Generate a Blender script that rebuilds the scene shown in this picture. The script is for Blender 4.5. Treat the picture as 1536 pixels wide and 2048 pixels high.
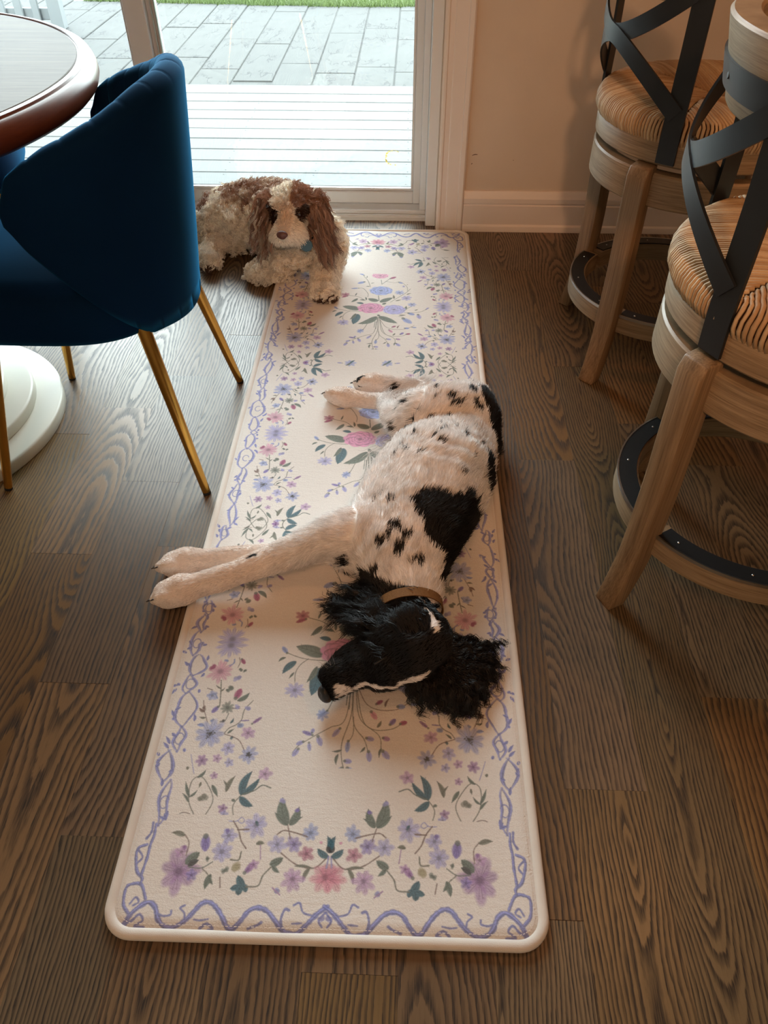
import bpy, bmesh, math, random
import numpy as np
from mathutils import Vector, Matrix

random.seed(7)
RNG = np.random.default_rng(11)
for o in list(bpy.data.objects):
    bpy.data.objects.remove(o)
SC = bpy.context.scene
COL = SC.collection
PI = math.pi

# ---------------------------------------------------------------- camera
cam = bpy.data.cameras.new('camera')
cam.sensor_fit = 'HORIZONTAL'
cam.sensor_width = 36.0
cam.lens = 1498.0 / 1536.0 * 36.0
cam.clip_start = 0.02
cam_o = bpy.data.objects.new('camera', cam)
COL.objects.link(cam_o)
Rm = Matrix(((0.99937932, -0.02334998, 0.02637706), (0.03517790, 0.70118115, -0.71211482), (-0.00186723, 0.71260071, 0.70156734)))
cam_o.matrix_world = Matrix.Translation((0, 0, 1.15)) @ Rm.to_4x4()
SC.camera = cam_o

# ---------------------------------------------------------------- light
SC.view_settings.view_transform = 'Standard'
SC.view_settings.look = 'None'
SC.view_settings.gamma = 1.0
SC.view_settings.use_curve_mapping = False
SC.view_settings.exposure = 0.0
SC.cycles.use_denoising = True
SC.cycles.max_bounces = 10
SC.cycles.diffuse_bounces = 5
SC.cycles.transparent_max_bounces = 12
SC.cycles.caustics_reflective = False
SC.cycles.caustics_refractive = False

world = bpy.data.worlds.new('overcast_sky')
SC.world = world
world.use_nodes = True
wn = world.node_tree
bg = wn.nodes['Background']
bg.inputs['Color'].default_value = (0.88, 0.965, 1.0, 1)      # even overcast sky
bg.inputs['Strength'].default_value = 18.0


def area_light(name, loc, target, size, size_y, color, energy, portal=False, spread=None):
    l = bpy.data.lights.new(name, 'AREA')
    l.shape = 'RECTANGLE'
    l.size, l.size_y = size, size_y
    l.color = color
    l.energy = energy
    o = bpy.data.objects.new(name, l)
    COL.objects.link(o)
    o.location = loc
    d = Vector(target) - Vector(loc)
    o.rotation_euler = d.to_track_quat('-Z', 'Y').to_euler()
    if spread:
        l.spread = spread
    if portal:
        l.cycles.is_portal = True
    return o


# the sliding door lets the sky in (portal only guides the sky's own light)
area_light('door_portal', (-1.2, 2.80, 1.2), (-1.2, 0.0, 1.2), 2.6, 2.38, (1, 1, 1), 1, portal=True)
# warm kitchen lamps on the ceiling behind and beside the camera
area_light('kitchen_ceiling_lamp', (-0.3, -0.9, 2.66), (-0.1, 0.9, 0.0), 0.4, 0.4, (1.0, 0.45, 0.21), 17)
area_light('island_pendant_lamp', (0.16, -0.60, 1.72), (0.2, 2.6, 0.4), 0.10, 0.10, (1.0, 0.52, 0.26), 2.6, spread=1.15)
area_light('counter_pendant_lamp', (0.95, 1.15, 2.3), (0.8, 1.4, 0.6), 0.16, 0.16, (1.0, 0.40, 0.15), 5)


# ---------------------------------------------------------------- node helpers
class G:
    def __init__(s, name):
        s.m = bpy.data.materials.new(name)
        s.m.use_nodes = True
        s.t = s.m.node_tree
        s.t.nodes.clear()
        s.out = s.t.nodes.new('ShaderNodeOutputMaterial')

    def n(s, typ, _in=None, **kw):
        nd = s.t.nodes.new('ShaderNode' + typ)
        for k, v in kw.items():
            setattr(nd, k, v)
        for k, v in (_in or {}).items():
            s.put(nd.inputs[k], v)
        return nd

    def put(s, sock, v):
        if isinstance(v, bpy.types.NodeSocket):
            s.t.links.new(v, sock)
        elif isinstance(v, bpy.types.Node):
            s.t.links.new(v.outputs[0], sock)
        else:
            if sock.type == 'RGBA' and len(v) == 3:
                v = (*v, 1)
            sock.default_value = v

    def math(s, op, a, b=0.0, c=0.0, clamp=False):
        nd = s.n('Math', operation=op, use_clamp=clamp)
        s.put(nd.inputs[0], a)
        s.put(nd.inputs[1], b)
        s.put(nd.inputs[2], c)
        return nd.outputs[0]

    def mix(s, f, a, b, blend='MIX'):
        nd = s.n('Mix', data_type='RGBA', blend_type=blend)
        s.put(nd.inputs[0], f)
        s.put(nd.inputs[6], a)
        s.put(nd.inputs[7], b)
        return nd.outputs[2]

    def coord(s, kind='Object'):
        return s.n('TexCoord').outputs[kind]

    def scale(s, v, sc, loc=(0, 0, 0)):
        nd = s.n('Mapping')
        s.put(nd.inputs['Vector'], v)
        s.put(nd.inputs['Scale'], sc)
        s.put(nd.inputs['Location'], loc)
        return nd.outputs[0]

    def noise(s, v, scale=1.0, detail=2.0, rough=0.5):
        nd = s.n('TexNoise')
        s.put(nd.inputs['Vector'], v)
        s.put(nd.inputs['Scale'], scale)
        s.put(nd.inputs['Detail'], detail)
        s.put(nd.inputs['Roughness'], rough)
        return nd.outputs[0]

    def ramp(s, f, stops, interp='LINEAR'):
        nd = s.n('ValToRGB')
        cr = nd.color_ramp
        cr.interpolation = interp
        while len(cr.elements) < len(stops):
            cr.elements.new(0.5)
        for e, (p, c) in zip(cr.elements, stops):
            e.position = p
            e.color = (*c, 1) if len(c) == 3 else c
        s.put(nd.inputs[0], f)
        return nd.outputs[0]

    def bump(s, h, strength=0.3, dist=0.002):
        nd = s.n('Bump')
        s.put(nd.inputs['Strength'], strength)
        s.put(nd.inputs['Distance'], dist)
        s.put(nd.inputs['Height'], h)
        return nd.outputs[0]

    def bsdf(s, color, rough=0.5, normal=None, metal=0.0, spec=0.5, **kw):
        nd = s.n('BsdfPrincipled')
        s.put(nd.inputs['Base Color'], color)
        s.put(nd.inputs['Roughness'], rough)
        s.put(nd.inputs['Metallic'], metal)
        s.put(nd.inputs['Specular IOR Level'], spec)
        for k, v in kw.items():
            s.put(nd.inputs[k.replace('_', ' ')], v)
        if normal is not None:
            s.put(nd.inputs['Normal'], normal)
        s.t.links.new(nd.outputs[0], s.out.inputs[0])
        return s.m


def srgb(r, g, b):
    f = lambda c: (c / 255 / 12.92) if c <= 10 else ((c / 255 + 0.055) / 1.055) ** 2.4
    return (f(r), f(g), f(b))


def plain(name, col, rough=0.5, metal=0.0, spec=0.5, var=0.08, nscale=6.0, bump=0.0, bscale=200.0, **kw):
    g = G(name)
    c = g.coord()
    f = g.noise(c, nscale, 3)
    k = g.ramp(f, [(0.3, tuple(x * (1 - var) for x in col)), (0.7, tuple(min(1, x * (1 + var)) for x in col))])
    nrm = None
    if bump:
        nrm = g.bump(g.noise(c, bscale, 2), bump, 0.001)
    return g.bsdf(k, rough, nrm, metal, spec, **kw)


def oak_floor():
    g = G('oak_floor')
    co = g.coord()
    rnd = g.n('ObjectInfo').outputs['Random']
    wn_ = g.n('TexWhiteNoise', noise_dimensions='1D')
    g.put(wn_.inputs['W'], g.math('MULTIPLY', rnd, 431.7))
    r = g.n('SeparateColor', {0: wn_.outputs['Color']})
    r1, r2, r3 = r.outputs[0], r.outputs[1], r.outputs[2]
    off = g.n('CombineXYZ', {0: g.math('MULTIPLY', r1, 7.0), 1: g.math('MULTIPLY', r2, 31.0), 2: g.math('MULTIPLY', r3, 13.0)})
    p = g.n('VectorMath', {0: co, 1: off}, operation='ADD').outputs[0]
    xyz = g.n('SeparateXYZ', {0: co})
    w1 = g.math('SUBTRACT', g.noise(g.scale(p, (5, 2.0, 1)), 1.0, 2), 0.5)
    w2 = g.math('SUBTRACT', g.noise(g.scale(p, (34, 7.0, 1)), 1.0, 2), 0.5)
    w3 = g.math('SUBTRACT', g.noise(g.scale(p, (0.1, 1.5, 0.1)), 1.0, 1), 0.5)
    w4 = g.math('SUBTRACT', g.noise(g.scale(p, (170, 24, 1)), 1.0, 3, 0.6), 0.5)
    cx = g.math('MULTIPLY', g.math('SUBTRACT', r2, 0.5), 0.17)
    X = g.math('SUBTRACT', xyz.outputs[0], cx)
    X = g.math('ADD', X, g.math('MULTIPLY', w1, 0.05))
    X = g.math('ADD', X, g.math('MULTIPLY', w2, 0.010))
    Z = g.math('ADD', g.math('MULTIPLY', r3, 0.05), g.math('MULTIPLY', w3, 0.22))
    rr = g.math('SQRT', g.math('ADD', g.math('MULTIPLY', X, X), g.math('MULTIPLY', Z, Z)))
    ring = g.math('MULTIPLY', rr, g.math('ADD', 105.0, g.math('MULTIPLY', r1, 70.0)))
    ring = g.math('ADD', ring, g.math('MULTIPLY', w4, 0.75))
    fr = g.math('FRACT', ring)
    line = g.ramp(fr, [(0.0, (0.9, 0.9, 0.9)), (0.10, (1, 1, 1)), (0.34, (0.65, 0.65, 0.65)), (0.55, (0.12, 0.12, 0.12)), (0.90, (0.0, 0.0, 0.0)), (1.0, (0.85, 0.85, 0.85))])
    fibre = g.noise(g.scale(p, (900, 22, 1)), 1.0, 2, 0.6)
    pores = g.ramp(fibre, [(0.40, (0, 0, 0)), (0.60, (1, 1, 1))])
    f = g.math('MULTIPLY', line, g.math('ADD', 0.62, g.math('MULTIPLY', pores, 0.38)))
    f = g.math('ADD', f, g.math('MULTIPLY', g.math('SUBTRACT', fibre, 0.5), 0.35), clamp=True)
    big = g.noise(g.scale(p, (9, 2, 1)), 1.0, 2)
    light = g.mix(big, srgb(114, 91, 64), srgb(137, 113, 82))
    col = g.mix(f, light, srgb(38, 28, 20))
    hue = g.n('HueSaturation', {'Hue': g.math('ADD', 0.492, g.math('MULTIPLY', r1, 0.014)), 'Saturation': g.math('ADD', 0.85, g.math('MULTIPLY', r2, 0.3)), 'Value': g.math('ADD', 0.78, g.math('MULTIPLY', r3, 0.38)), 'Color': col}).outputs[0]
    rough = g.math('ADD', 0.31, g.math('MULTIPLY', f, 0.2))
    nrm = g.bump(g.math('SUBTRACT', 1.0, f), 0.25, 0.0006)
    return g.bsdf(hue, rough, nrm, 0, 0.5)


def streak_wood(name, a, b, axis_scale, rough=0.5, bump=0.25, spec=0.4, kind='Object', streak=1.0):
    g = G(name)
    c = g.coord(kind)
    rnd = g.n('ObjectInfo').outputs['Random']
    off = g.n('CombineXYZ', {0: g.math('MULTIPLY', rnd, 3.0), 1: g.math('MULTIPLY', rnd, 5.0), 2: rnd})
    p = g.n('VectorMath', {0: c, 1: off}, operation='ADD').outputs[0]
    s1 = g.noise(g.scale(p, axis_scale), 1.0, 4, 0.65)
    s2 = g.noise(g.scale(p, tuple(x * 0.22 for x in axis_scale)), 1.0, 3)
    f = g.math('ADD', g.math('MULTIPLY', g.math('SUBTRACT', s1, 0.5), 2.2 * streak), g.math('MULTIPLY', g.math('SUBTRACT', s2, 0.5), 1.4 * streak))
    f = g.math('ADD', f, 0.5, clamp=True)
    col = g.mix(f, a, b)
    return g.bsdf(col, rough, g.bump(s1, bump, 0.0008), 0, spec)


def vcol_mat(name, rough=0.9, spec=0.1, attr='col', bump=0.0, bscale=300):
    g = G(name)
    a = g.n('Attribute', attribute_name=attr)
    nrm = g.bump(g.noise(g.coord(), bscale, 3), bump, 0.002) if bump else None
    return g.bsdf(a.outputs['Color'], rough, nrm, 0, spec)


def hair_mat(name, gloss=0.12, rough=0.45):
    g = G(name)
    a = g.n('Attribute', attribute_name='col').outputs['Color']
    hi = g.n('HairInfo').outputs['Random']
    v = g.math('ADD', 0.84, g.math('MULTIPLY', hi, 0.3))
    c = g.mix(1.0, a, g.n('CombineColor', {0: v, 1: v, 2: v}).outputs[0], 'MULTIPLY')
    d = g.n('BsdfDiffuse', {'Color': c})
    gl = g.n('BsdfGlossy', {'Color': (0.8, 0.8, 0.8), 'Roughness': rough})
    m = g.n('MixShader', {0: gloss, 1: d.outputs[0], 2: gl.outputs[0]})
    g.t.links.new(m.outputs[0], g.out.inputs[0])
    return g.m


def glass_mat():
    g = G('clear_glass')
    tr = g.n('BsdfTransparent', {'Color': (0.95, 0.985, 0.98)})
    gl = g.n('BsdfGlossy', {'Color': (1, 1, 1), 'Roughness': 0.0})
    fz = g.n('Fresnel', {'IOR': 1.45})
    m = g.n('MixShader', {0: fz.outputs[0], 1: tr.outputs[0], 2: gl.outputs[0]})
    g.t.links.new(m.outputs[0], g.out.inputs[0])
    return g.m


# ---------------------------------------------------------------- object helpers
def tag(o, label=None, cat=None, group=None, kind=None):
    if label:
        o['label'] = label
    if cat:
        o['category'] = cat
    if group:
        o['group'] = group
    if kind:
        o['kind'] = kind
    return o


def empty(name, loc=(0, 0, 0), rz=0.0):
    o = bpy.data.objects.new(name, None)
    o.empty_display_size = 0.05
    COL.objects.link(o)
    o.location = loc
    o.rotation_euler = (0, 0, rz)
    return o


def mesh_obj(name, V, F, mat, parent=None, smooth=False, loc=None, auto=None):
    me = bpy.data.meshes.new(name)
    me.from_pydata([tuple(map(float, v)) for v in V], [], F)
    me.validate()
    me.update()
    me.materials.append(mat)
    if smooth:
        me.polygons.foreach_set('use_smooth', [True] * len(me.polygons))
    o = bpy.data.objects.new(name, me)
    COL.objects.link(o)
    if loc is not None:
        o.location = loc
    if parent is not None:
        o.parent = parent
    if auto is not None:
        sharp_by_angle(me, auto)
    return o


def sharp_by_angle(me, deg):
    me.polygons.foreach_set('use_smooth', [True] * len(me.polygons))
    bm = bmesh.new()
    bm.from_mesh(me)
    lim = math.radians(deg)
    for e in bm.edges:
        if len(e.link_faces) == 2 and e.calc_face_angle(0) > lim:
            e.smooth = False
    bm.to_mesh(me)
    bm.free()


class MB:
    """collects shapes into one mesh"""
    def __init__(s):
        s.V, s.F = [], []

    def add(s, V, F):
        k = len(s.V)
        s.V += [tuple(v) for v in V]
        s.F += [tuple(i + k for i in f) for f in F]
        return s

    def box(s, x0, x1, y0, y1, z0, z1, b=0.0):
        if b <= 0:
            V = [(x, y, z) for z in (z0, z1) for y in (y0, y1) for x in (x0, x1)]
            return s.add(V, [(0, 2, 3, 1), (4, 5, 7, 6), (0, 1, 5, 4), (2, 6, 7, 3), (0, 4, 6, 2), (1, 3, 7, 5)])
        bm = bmesh.new()
        bmesh.ops.create_cube(bm, size=1.0)
        for v in bm.verts:
            v.co = ((x0 + x1) / 2 + v.co.x * (x1 - x0), (y0 + y1) / 2 + v.co.y * (y1 - y0), (z0 + z1) / 2 + v.co.z * (z1 - z0))
        bmesh.ops.bevel(bm, geom=list(bm.edges), offset=b, segments=1, affect='EDGES', profile=0.5)
        bm.verts.index_update()
        s.add([v.co[:] for v in bm.verts], [tuple(v.index for v in f.verts) for f in bm.faces])
        bm.free()
        return s

    def lathe(s, prof, n=64, a0=0.0, a1=2 * PI, c=(0, 0)):
        full = abs(a1 - a0 - 2 * PI) < 1e-6
        m = n if full else n + 1
        V = []
        for i in range(m):
            a = a0 + (a1 - a0) * i / n
            V += [(c[0] + r * math.cos(a), c[1] + r * math.sin(a), z) for r, z in prof]
        k = len(prof)
        F = []
        for i in range(n):
            j = (i + 1) % m
            for q in range(k - 1):
                F.append((i * k + q, j * k + q, j * k + q + 1, i * k + q + 1))
        return s.add(V, F)

    def arc(s, prof, n, a0, a1, c=(0, 0)):
        """closed section swept round an arc, with end caps"""
        k = len(prof)
        V = []
        for i in range(n + 1):
            a = a0 + (a1 - a0) * i / n
            V += [(c[0] + r * math.cos(a), c[1] + r * math.sin(a), z) for r, z in prof]
        F = []
        for i in range(n):
            for q in range(k):
                w = (q + 1) % k
                F.append((i * k + q, (i + 1) * k + q, (i + 1) * k + w, i * k + w))
        F.append(tuple(range(k)))
        F.append(tuple(n * k + q for q in range(k))[::-1])
        return s.add(V, F)

    def sweep(s, pts, sec, side=None, closed_sec=True, cap=True, scales=None):
        """sec: list of (a,b): a along side vector, b along side x tangent"""
        P = [Vector(p) for p in pts]
        n = len(P)
        k = len(sec)
        V = []
        for i in range(n):
            t = (P[min(i + 1, n - 1)] - P[max(i - 1, 0)]).normalized()
            sv = Vector(side[i]) if (side is not None and hasattr(side[0], '__len__')) else Vector(side) if side is not None else (Vector((0, 0, 1)).cross(t) if abs(t.z) < 0.95 else Vector((1, 0, 0)))
            sv = (sv - t * sv.dot(t)).normalized()
            u = t.cross(sv)
            q = scales[i] if scales is not None else 1.0
            for a, b in sec:
                V.append(P[i] + sv * (a * q) + u * (b * q))
        F = []
        for i in range(n - 1):
            for q in range(k if closed_sec else k - 1):
                w = (q + 1) % k
                F.append((i * k + q, i * k + w, (i + 1) * k + w, (i + 1) * k + q))
        if cap and closed_sec:
            F.append(tuple(range(k))[::-1])
            F.append(tuple((n - 1) * k + q for q in range(k)))
        return s.add([v[:] for v in V], F)

    def tube(s, pts, r, n=8, scales=None):
        sec = [(r * math.cos(2 * PI * i / n), r * math.sin(2 * PI * i / n)) for i in range(n)]
        return s.sweep(pts, sec, scales=scales)

    def obj(s, name, mat, parent=None, smooth=False, auto=None, loc=None):
        return mesh_obj(name, s.V, s.F, mat, parent, smooth, loc, auto)


def catmull(pts, n):
    P = np.array(pts, float)
    P = np.vstack([2 * P[0] - P[1], P, 2 * P[-1] - P[-2]])
    out = []
    m = len(P) - 3
    for i in range(m):
        p0, p1, p2, p3 = P[i:i + 4]
        for t in np.linspace(0, 1, n, endpoint=(i == m - 1)):
            out.append(0.5 * ((2 * p1) + (p2 - p0) * t + (2 * p0 - 5 * p1 + 4 * p2 - p3) * t * t + (3 * p1 - p0 - 3 * p2 + p3) * t ** 3))
    return np.array(out)


# ---------------------------------------------------------------- materials
M = {}
M['floor'] = oak_floor()
M['wall'] = plain('painted_wall', srgb(204, 190, 172), 0.7, var=0.03, bump=0.08, bscale=180)
M['trim'] = plain('white_trim_paint', srgb(222, 214, 206), 0.42, var=0.03, nscale=3)
M['vinyl'] = plain('white_vinyl', srgb(218, 222, 224), 0.38, var=0.03, nscale=2)
M['ceil'] = plain('ceiling_paint', srgb(225, 220, 212), 0.8, var=0.02)
M['glass'] = glass_mat()
_g = G('dry_smear')
_tl = _g.n('BsdfTranslucent', {'Color': srgb(206, 186, 120)})
_tp = _g.n('BsdfTransparent', {'Color': (0.93, 0.88, 0.66)})
_mx = _g.n('MixShader', {0: _g.math('ADD', 0.45, _g.math('MULTIPLY', _g.noise(_g.coord(), 180, 2), 0.4)), 1: _tl.outputs[0], 2: _tp.outputs[0]})
_g.t.links.new(_mx.outputs[0], _g.out.inputs[0])
M['dirt'] = _g.m
M['grime'] = plain('grime', srgb(92, 70, 52), 0.9, var=0.3, nscale=60)
M['black'] = plain('black_metal', srgb(34, 36, 38), 0.42, metal=0.3, var=0.1, nscale=20)
M['steel'] = plain('steel', srgb(190, 190, 186), 0.3, metal=1.0)
M['gold'] = plain('polished_brass', srgb(196, 146, 70), 0.22, metal=1.0, var=0.1, nscale=15)
M['tip'] = plain('black_rubber', srgb(20, 20, 20), 0.6)
M['cream'] = plain('cream_lacquer', srgb(200, 196, 180), 0.4, var=0.03, nscale=4)
M['stool'] = streak_wood('weathered_oak', srgb(118, 96, 70), srgb(166, 142, 112), (14, 14, 420), 0.45)
M['stool_leg'] = streak_wood('weathered_oak_leg', srgb(112, 88, 62), srgb(160, 132, 100), (330, 330, 5), 0.45)
M['table'] = streak_wood('washed_table_wood', srgb(74, 60, 48), srgb(104, 89, 74), (6, 120, 60), 0.55, bump=0.12, spec=0.10)
M['rim'] = streak_wood('stained_table_edge', srgb(84, 44, 24), srgb(112, 62, 36), (30, 30, 160), 0.36, bump=0.05, spec=0.3, streak=0.6)


def velvet():
    g = G('navy_velvet')
    c = g.coord()
    f = g.noise(c, 5.0, 3)
    col = g.mix(f, srgb(4, 24, 50), srgb(8, 36, 66))
    nrm = g.bump(g.noise(c, 900, 2), 0.12, 0.0005)
    return g.bsdf(col, 0.85, nrm, 0, 0.03, Sheen_Weight=0.45, Sheen_Roughness=0.35, Sheen_Tint=(0.03, 0.34, 0.72, 1))


M['velvet'] = velvet()


def deck_mat(name, a, b, sc, bump=0.3):
    g = G(name)
    c = g.coord()
    rnd = g.n('ObjectInfo').outputs['Random']
    off = g.n('CombineXYZ', {0: g.math('MULTIPLY', rnd, 40.0), 1: g.math('MULTIPLY', rnd, 23.0), 2: 0.0})
    p = g.n('VectorMath', {0: c, 1: off}, operation='ADD').outputs[0]
    f1 = g.noise(g.scale(p, sc), 1.0, 4, 0.6)
    f2 = g.noise(p, 3.0, 2)
    col = g.mix(g.math('ADD', g.math('MULTIPLY', f1, 0.7), g.math('MULTIPLY', f2, 0.3), clamp=True), a, b)
    v = g.math('ADD', 0.94, g.math('MULTIPLY', rnd, 0.1))
    col = g.mix(1.0, col, g.n('CombineColor', {0: v, 1: v, 2: v}).outputs[0], 'MULTIPLY')
    return g.bsdf(col, 0.75, g.bump(f1, bump, 0.003), 0, 0.3)


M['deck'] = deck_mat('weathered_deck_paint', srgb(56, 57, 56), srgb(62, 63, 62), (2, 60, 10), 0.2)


def stone_mat():
    g = G('stamped_concrete')
    c = g.coord()
    rnd = g.n('ObjectInfo').outputs['Random']
    off = g.n('CombineXYZ', {0: g.math('MULTIPLY', rnd, 40.0), 1: g.math('MULTIPLY', rnd, 23.0), 2: 0.0})
    p = g.n('VectorMath', {0: c, 1: off}, operation='ADD').outputs[0]
    a = g.noise(g.scale(p, (16, 7, 1)), 1.0, 5, 0.62)
    crack = g.ramp(g.math('ABSOLUTE', g.math('SUBTRACT', g.noise(g.scale(p, (9, 3.2, 1)), 1.0, 4, 0.6), 0.5)), [(0.0, (0, 0, 0)), (0.018, (1, 1, 1))])
    mask = g.ramp(g.noise(p, 4.0, 1), [(0.48, (0, 0, 0)), (0.6, (1, 1, 1))])
    ck = g.math('MAXIMUM', crack, g.math('SUBTRACT', 1.0, mask))
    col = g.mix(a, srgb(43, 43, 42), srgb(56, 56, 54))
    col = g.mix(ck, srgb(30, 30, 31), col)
    h = g.math('ADD', g.math('MULTIPLY', a, 0.6), ck)
    return g.bsdf(col, 0.85, g.bump(h, 0.5, 0.006), 0, 0.2)


M['stone'] = stone_mat()
M['soil'] = plain('dark_soil', srgb(26, 26, 25), 0.95, var=0.2)  # even dark soil colour for the ground under deck and patio
M['grass'] = plain('grass_blade', srgb(58, 74, 20), 0.7, var=0.3, nscale=40)
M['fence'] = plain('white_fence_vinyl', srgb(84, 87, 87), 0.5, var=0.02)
M['rush'] = None

# ================================================================ the setting
def struct(o, label, cat):
    o['kind'] = 'structure'
    o['label'] = label
    o['category'] = cat
    return o


WY = 2.61                                   # inner face of the door wall
fl = MB().box(-2.9, 2.2, -2.4, 2.76, -0.10, -0.014).obj('floor', M['floor'])
struct(fl, 'dark stained oak plank floor running toward the glass door', 'floor')
EDGE0, PITCH = 0.2665, 0.13
known = {0: [0.55, 1.354, 2.3], 1: [0.2, 1.749], 2: [0.725, 1.5, 2.2], 3: [0.4, 1.348, 2.1], -1: [0.357, 1.908], -8: [1.022, 1.524, 2.4], -7: [0.716, 1.2485, 1.67],
         -9: [0.5, 1.415, 2.2], -6: [0.45, 1.05, 1.88], 4: [0.9, 1.8], 5: [0.6, 1.25, 2.0], -5: [0.6, 1.7], -4: [0.2, 1.3, 2.72], -3: [0.28, 1.6], -2: [0.16, 1.1, 2.6]}
rp = random.Random(3)
for k in range(-24, 15):
    x0 = EDGE0 + k * PITCH
    js = sorted(known.get(k, [rp.uniform(0.1, 0.8), rp.uniform(1.0, 1.6), rp.uniform(1.9, 2.4)]))
    back = rp.uniform(-1.1, -0.6)
    ys = [-2.4, back] + [j for j in js if j > back + 0.2] + [2.69]
    for a, b in zip(ys[:-1], ys[1:]):
        dz = rp.uniform(-0.0004, 0.0003)
        x1 = min(x0 + PITCH, 2.2)
        o = MB().box(x0 + 0.00012 - (x0 + x1) / 2, x1 - 0.00012 - (x0 + x1) / 2, (a - b) / 2 + 0.0002, (b - a) / 2 - 0.0002, -0.013, 0.0).obj('plank', M['floor'], fl)
        o.location = ((x0 + x1) / 2, (a + b) / 2, dz)
# door wall; unseen parts of the door opening enlarged to let in more sky
DX0, DX1, DZ = -2.62, 0.088, 2.38
w = MB()
w.box(DX1, 2.2, WY, WY + 0.15, -0.014, 2.72)
w.box(-2.9, DX0, WY, WY + 0.15, -0.014, 2.72)
w.box(DX0, DX1, WY, WY + 0.15, DZ, 2.72)
struct(w.obj('wall_back', M['wall']), 'beige painted wall with the sliding glass door', 'wall')
struct(MB().box(2.2, 2.32, -2.4, 2.76, -0.1, 2.72).obj('wall_right', M['wall']), 'plain painted wall at the right end of the kitchen', 'wall')
struct(MB().box(-3.02, -2.9, -2.4, 2.76, -0.1, 2.72).obj('wall_left', M['wall']), 'plain painted wall beyond the dining table', 'wall')
wf = MB().box(-3.02, 2.32, -2.52, -2.4, -0.1, 2.72)
struct(wf.obj('wall_front', M['wall']), 'plain painted wall behind the camera', 'wall')
struct(MB().box(-3.02, 2.32, -2.52, 2.76, 2.72, 2.85).obj('ceiling', M['ceil']), 'flat white painted ceiling', 'ceiling')


def base_profile(t=0.0):
    # (depth in front of the wall, z)
    return [(0, 0.0), (0.024, 0.0), (0.024, 0.006), (0.021, 0.018), (0.016, 0.024), (0.016, 0.088), (0.0135, 0.091), (0.0135, 0.094), (0.016, 0.097), (0.0155, 0.112), (0.010, 0.122), (0.008, 0.130), (0.005, 0.135), (0, 0.136)]


def moulding_x(name, prof, x0, x1, y, mat):
    mb = MB()
    k = len(prof)
    V = [(x, y - d, z) for x in (x0, x1) for d, z in prof]
    F = [(i, i + 1, k + i + 1, k + i) for i in range(k - 1)] + [tuple(range(k)), tuple(range(k, 2 * k))[::-1]]
    return mb.add(V, F).obj(name, mat, auto=25)


struct(moulding_x('baseboard_right', base_profile(), 0.181, 2.2, WY, M['trim']), 'white moulded baseboard right of the door', 'baseboard')
struct(moulding_x('baseboard_left', base_profile(), -2.9, -2.713, WY, M['trim']), 'white moulded baseboard left of the door', 'baseboard')


def casing(name, x0, x1, mir, label):
    # (across, depth)
    pr = [(0, 0), (0, 0.013), (0.006, 0.016), (0.012, 0.016), (0.015, 0.013), (0.030, 0.0125), (0.033, 0.015), (0.070, 0.017), (0.073, 0.021), (0.086, 0.022), (0.091, 0.018), (0.091, 0)]
    k = len(pr)
    V = [((x0 + a) if not mir else (x1 - a), WY - d, z) for z in (0.0, DZ + 0.02) for a, d in pr]
    F = [(i, (i + 1) % k, k + (i + 1) % k, k + i) for i in range(k)] + [tuple(range(k)), tuple(range(k, 2 * k))[::-1]]
    return struct(MB().add(V, F).obj(name, M['trim'], auto=25), label, 'door trim')


casing('trim_1', 0.089, 0.18, False, 'white moulded door casing on the right of the glass door')
casing('trim_2', -2.712, -2.621, True, 'white moulded door casing left of the glass door behind the table')
struct(MB().box(-2.71, 0.18, WY - 0.02, WY, DZ + 0.02, DZ + 0.11).obj('trim_3', M['trim']), 'white head casing over the glass door', 'door trim')

# ---- sliding patio door
door = empty('door_1', (0, 0, 0))
struct(door, 'white framed sliding glass patio door', 'door')
fr = MB()
fr.box(0.052, 0.088, 2.625, 2.78, 0.0, DZ, 0.003)            # right jamb, stepped
fr.box(0.030, 0.0525, 2.70, 2.78, 0.0, DZ, 0.002)
fr.box(DX0, -2.585, 2.625, 2.78, 0.0, DZ, 0.003)
fr.box(DX0, DX1, 2.625, 2.78, DZ - 0.04, DZ, 0.003)
fr.obj('door_frame', M['vinyl'], door)
sl = MB()
sl.box(DX0, DX1, 2.668, 2.80, -0.06, 0.016, 0.003)
sl.box(DX0, DX1, 2.685, 2.80, 0.016, 0.030, 0.003)
sl.box(DX0, DX1, 2.672, 2.677, 0.016, 0.020, 0.001)
sl.obj('door_sill', M['vinyl'], door)


def panel(name, x0, x1, y, stl, str_, leaf_label):
    p = MB()
    yb = y + 0.036
    p.box(x0, x0 + stl, y, yb, 0.0315, DZ - 0.042, 0.003)
    s = p.obj('door_stile', M['vinyl'], door)
    p = MB().box(x1 - str_, x1, y, yb, 0.0315, DZ - 0.042, 0.003)
    p.box(x1 - str_ - 0.008, x1 - str_, y + 0.012, yb - 0.008, 0.078, DZ - 0.11, 0.002)
    p.obj('door_stile', M['vinyl'], door)
    p = MB().box(x0 + stl, x1 - str_, y + 0.001, yb, 0.0315, 0.074, 0.003)
    p.box(x0 + stl, x1 - str_, y + 0.012, yb - 0.008, 0.074, 0.082, 0.002)
    p.obj('door_rail', M['vinyl'], door)
    MB().box(x0 + stl, x1 - str_, y + 0.001, yb, DZ - 0.11, DZ - 0.042, 0.003).obj('door_rail', M['vinyl'], door)
    g = MB().box(x0 + stl - 0.004, x1 - str_ + 0.004, y + 0.018, y + 0.022, 0.076, DZ - 0.10).obj('glass_pane', M['glass'], door)
    return g


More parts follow.
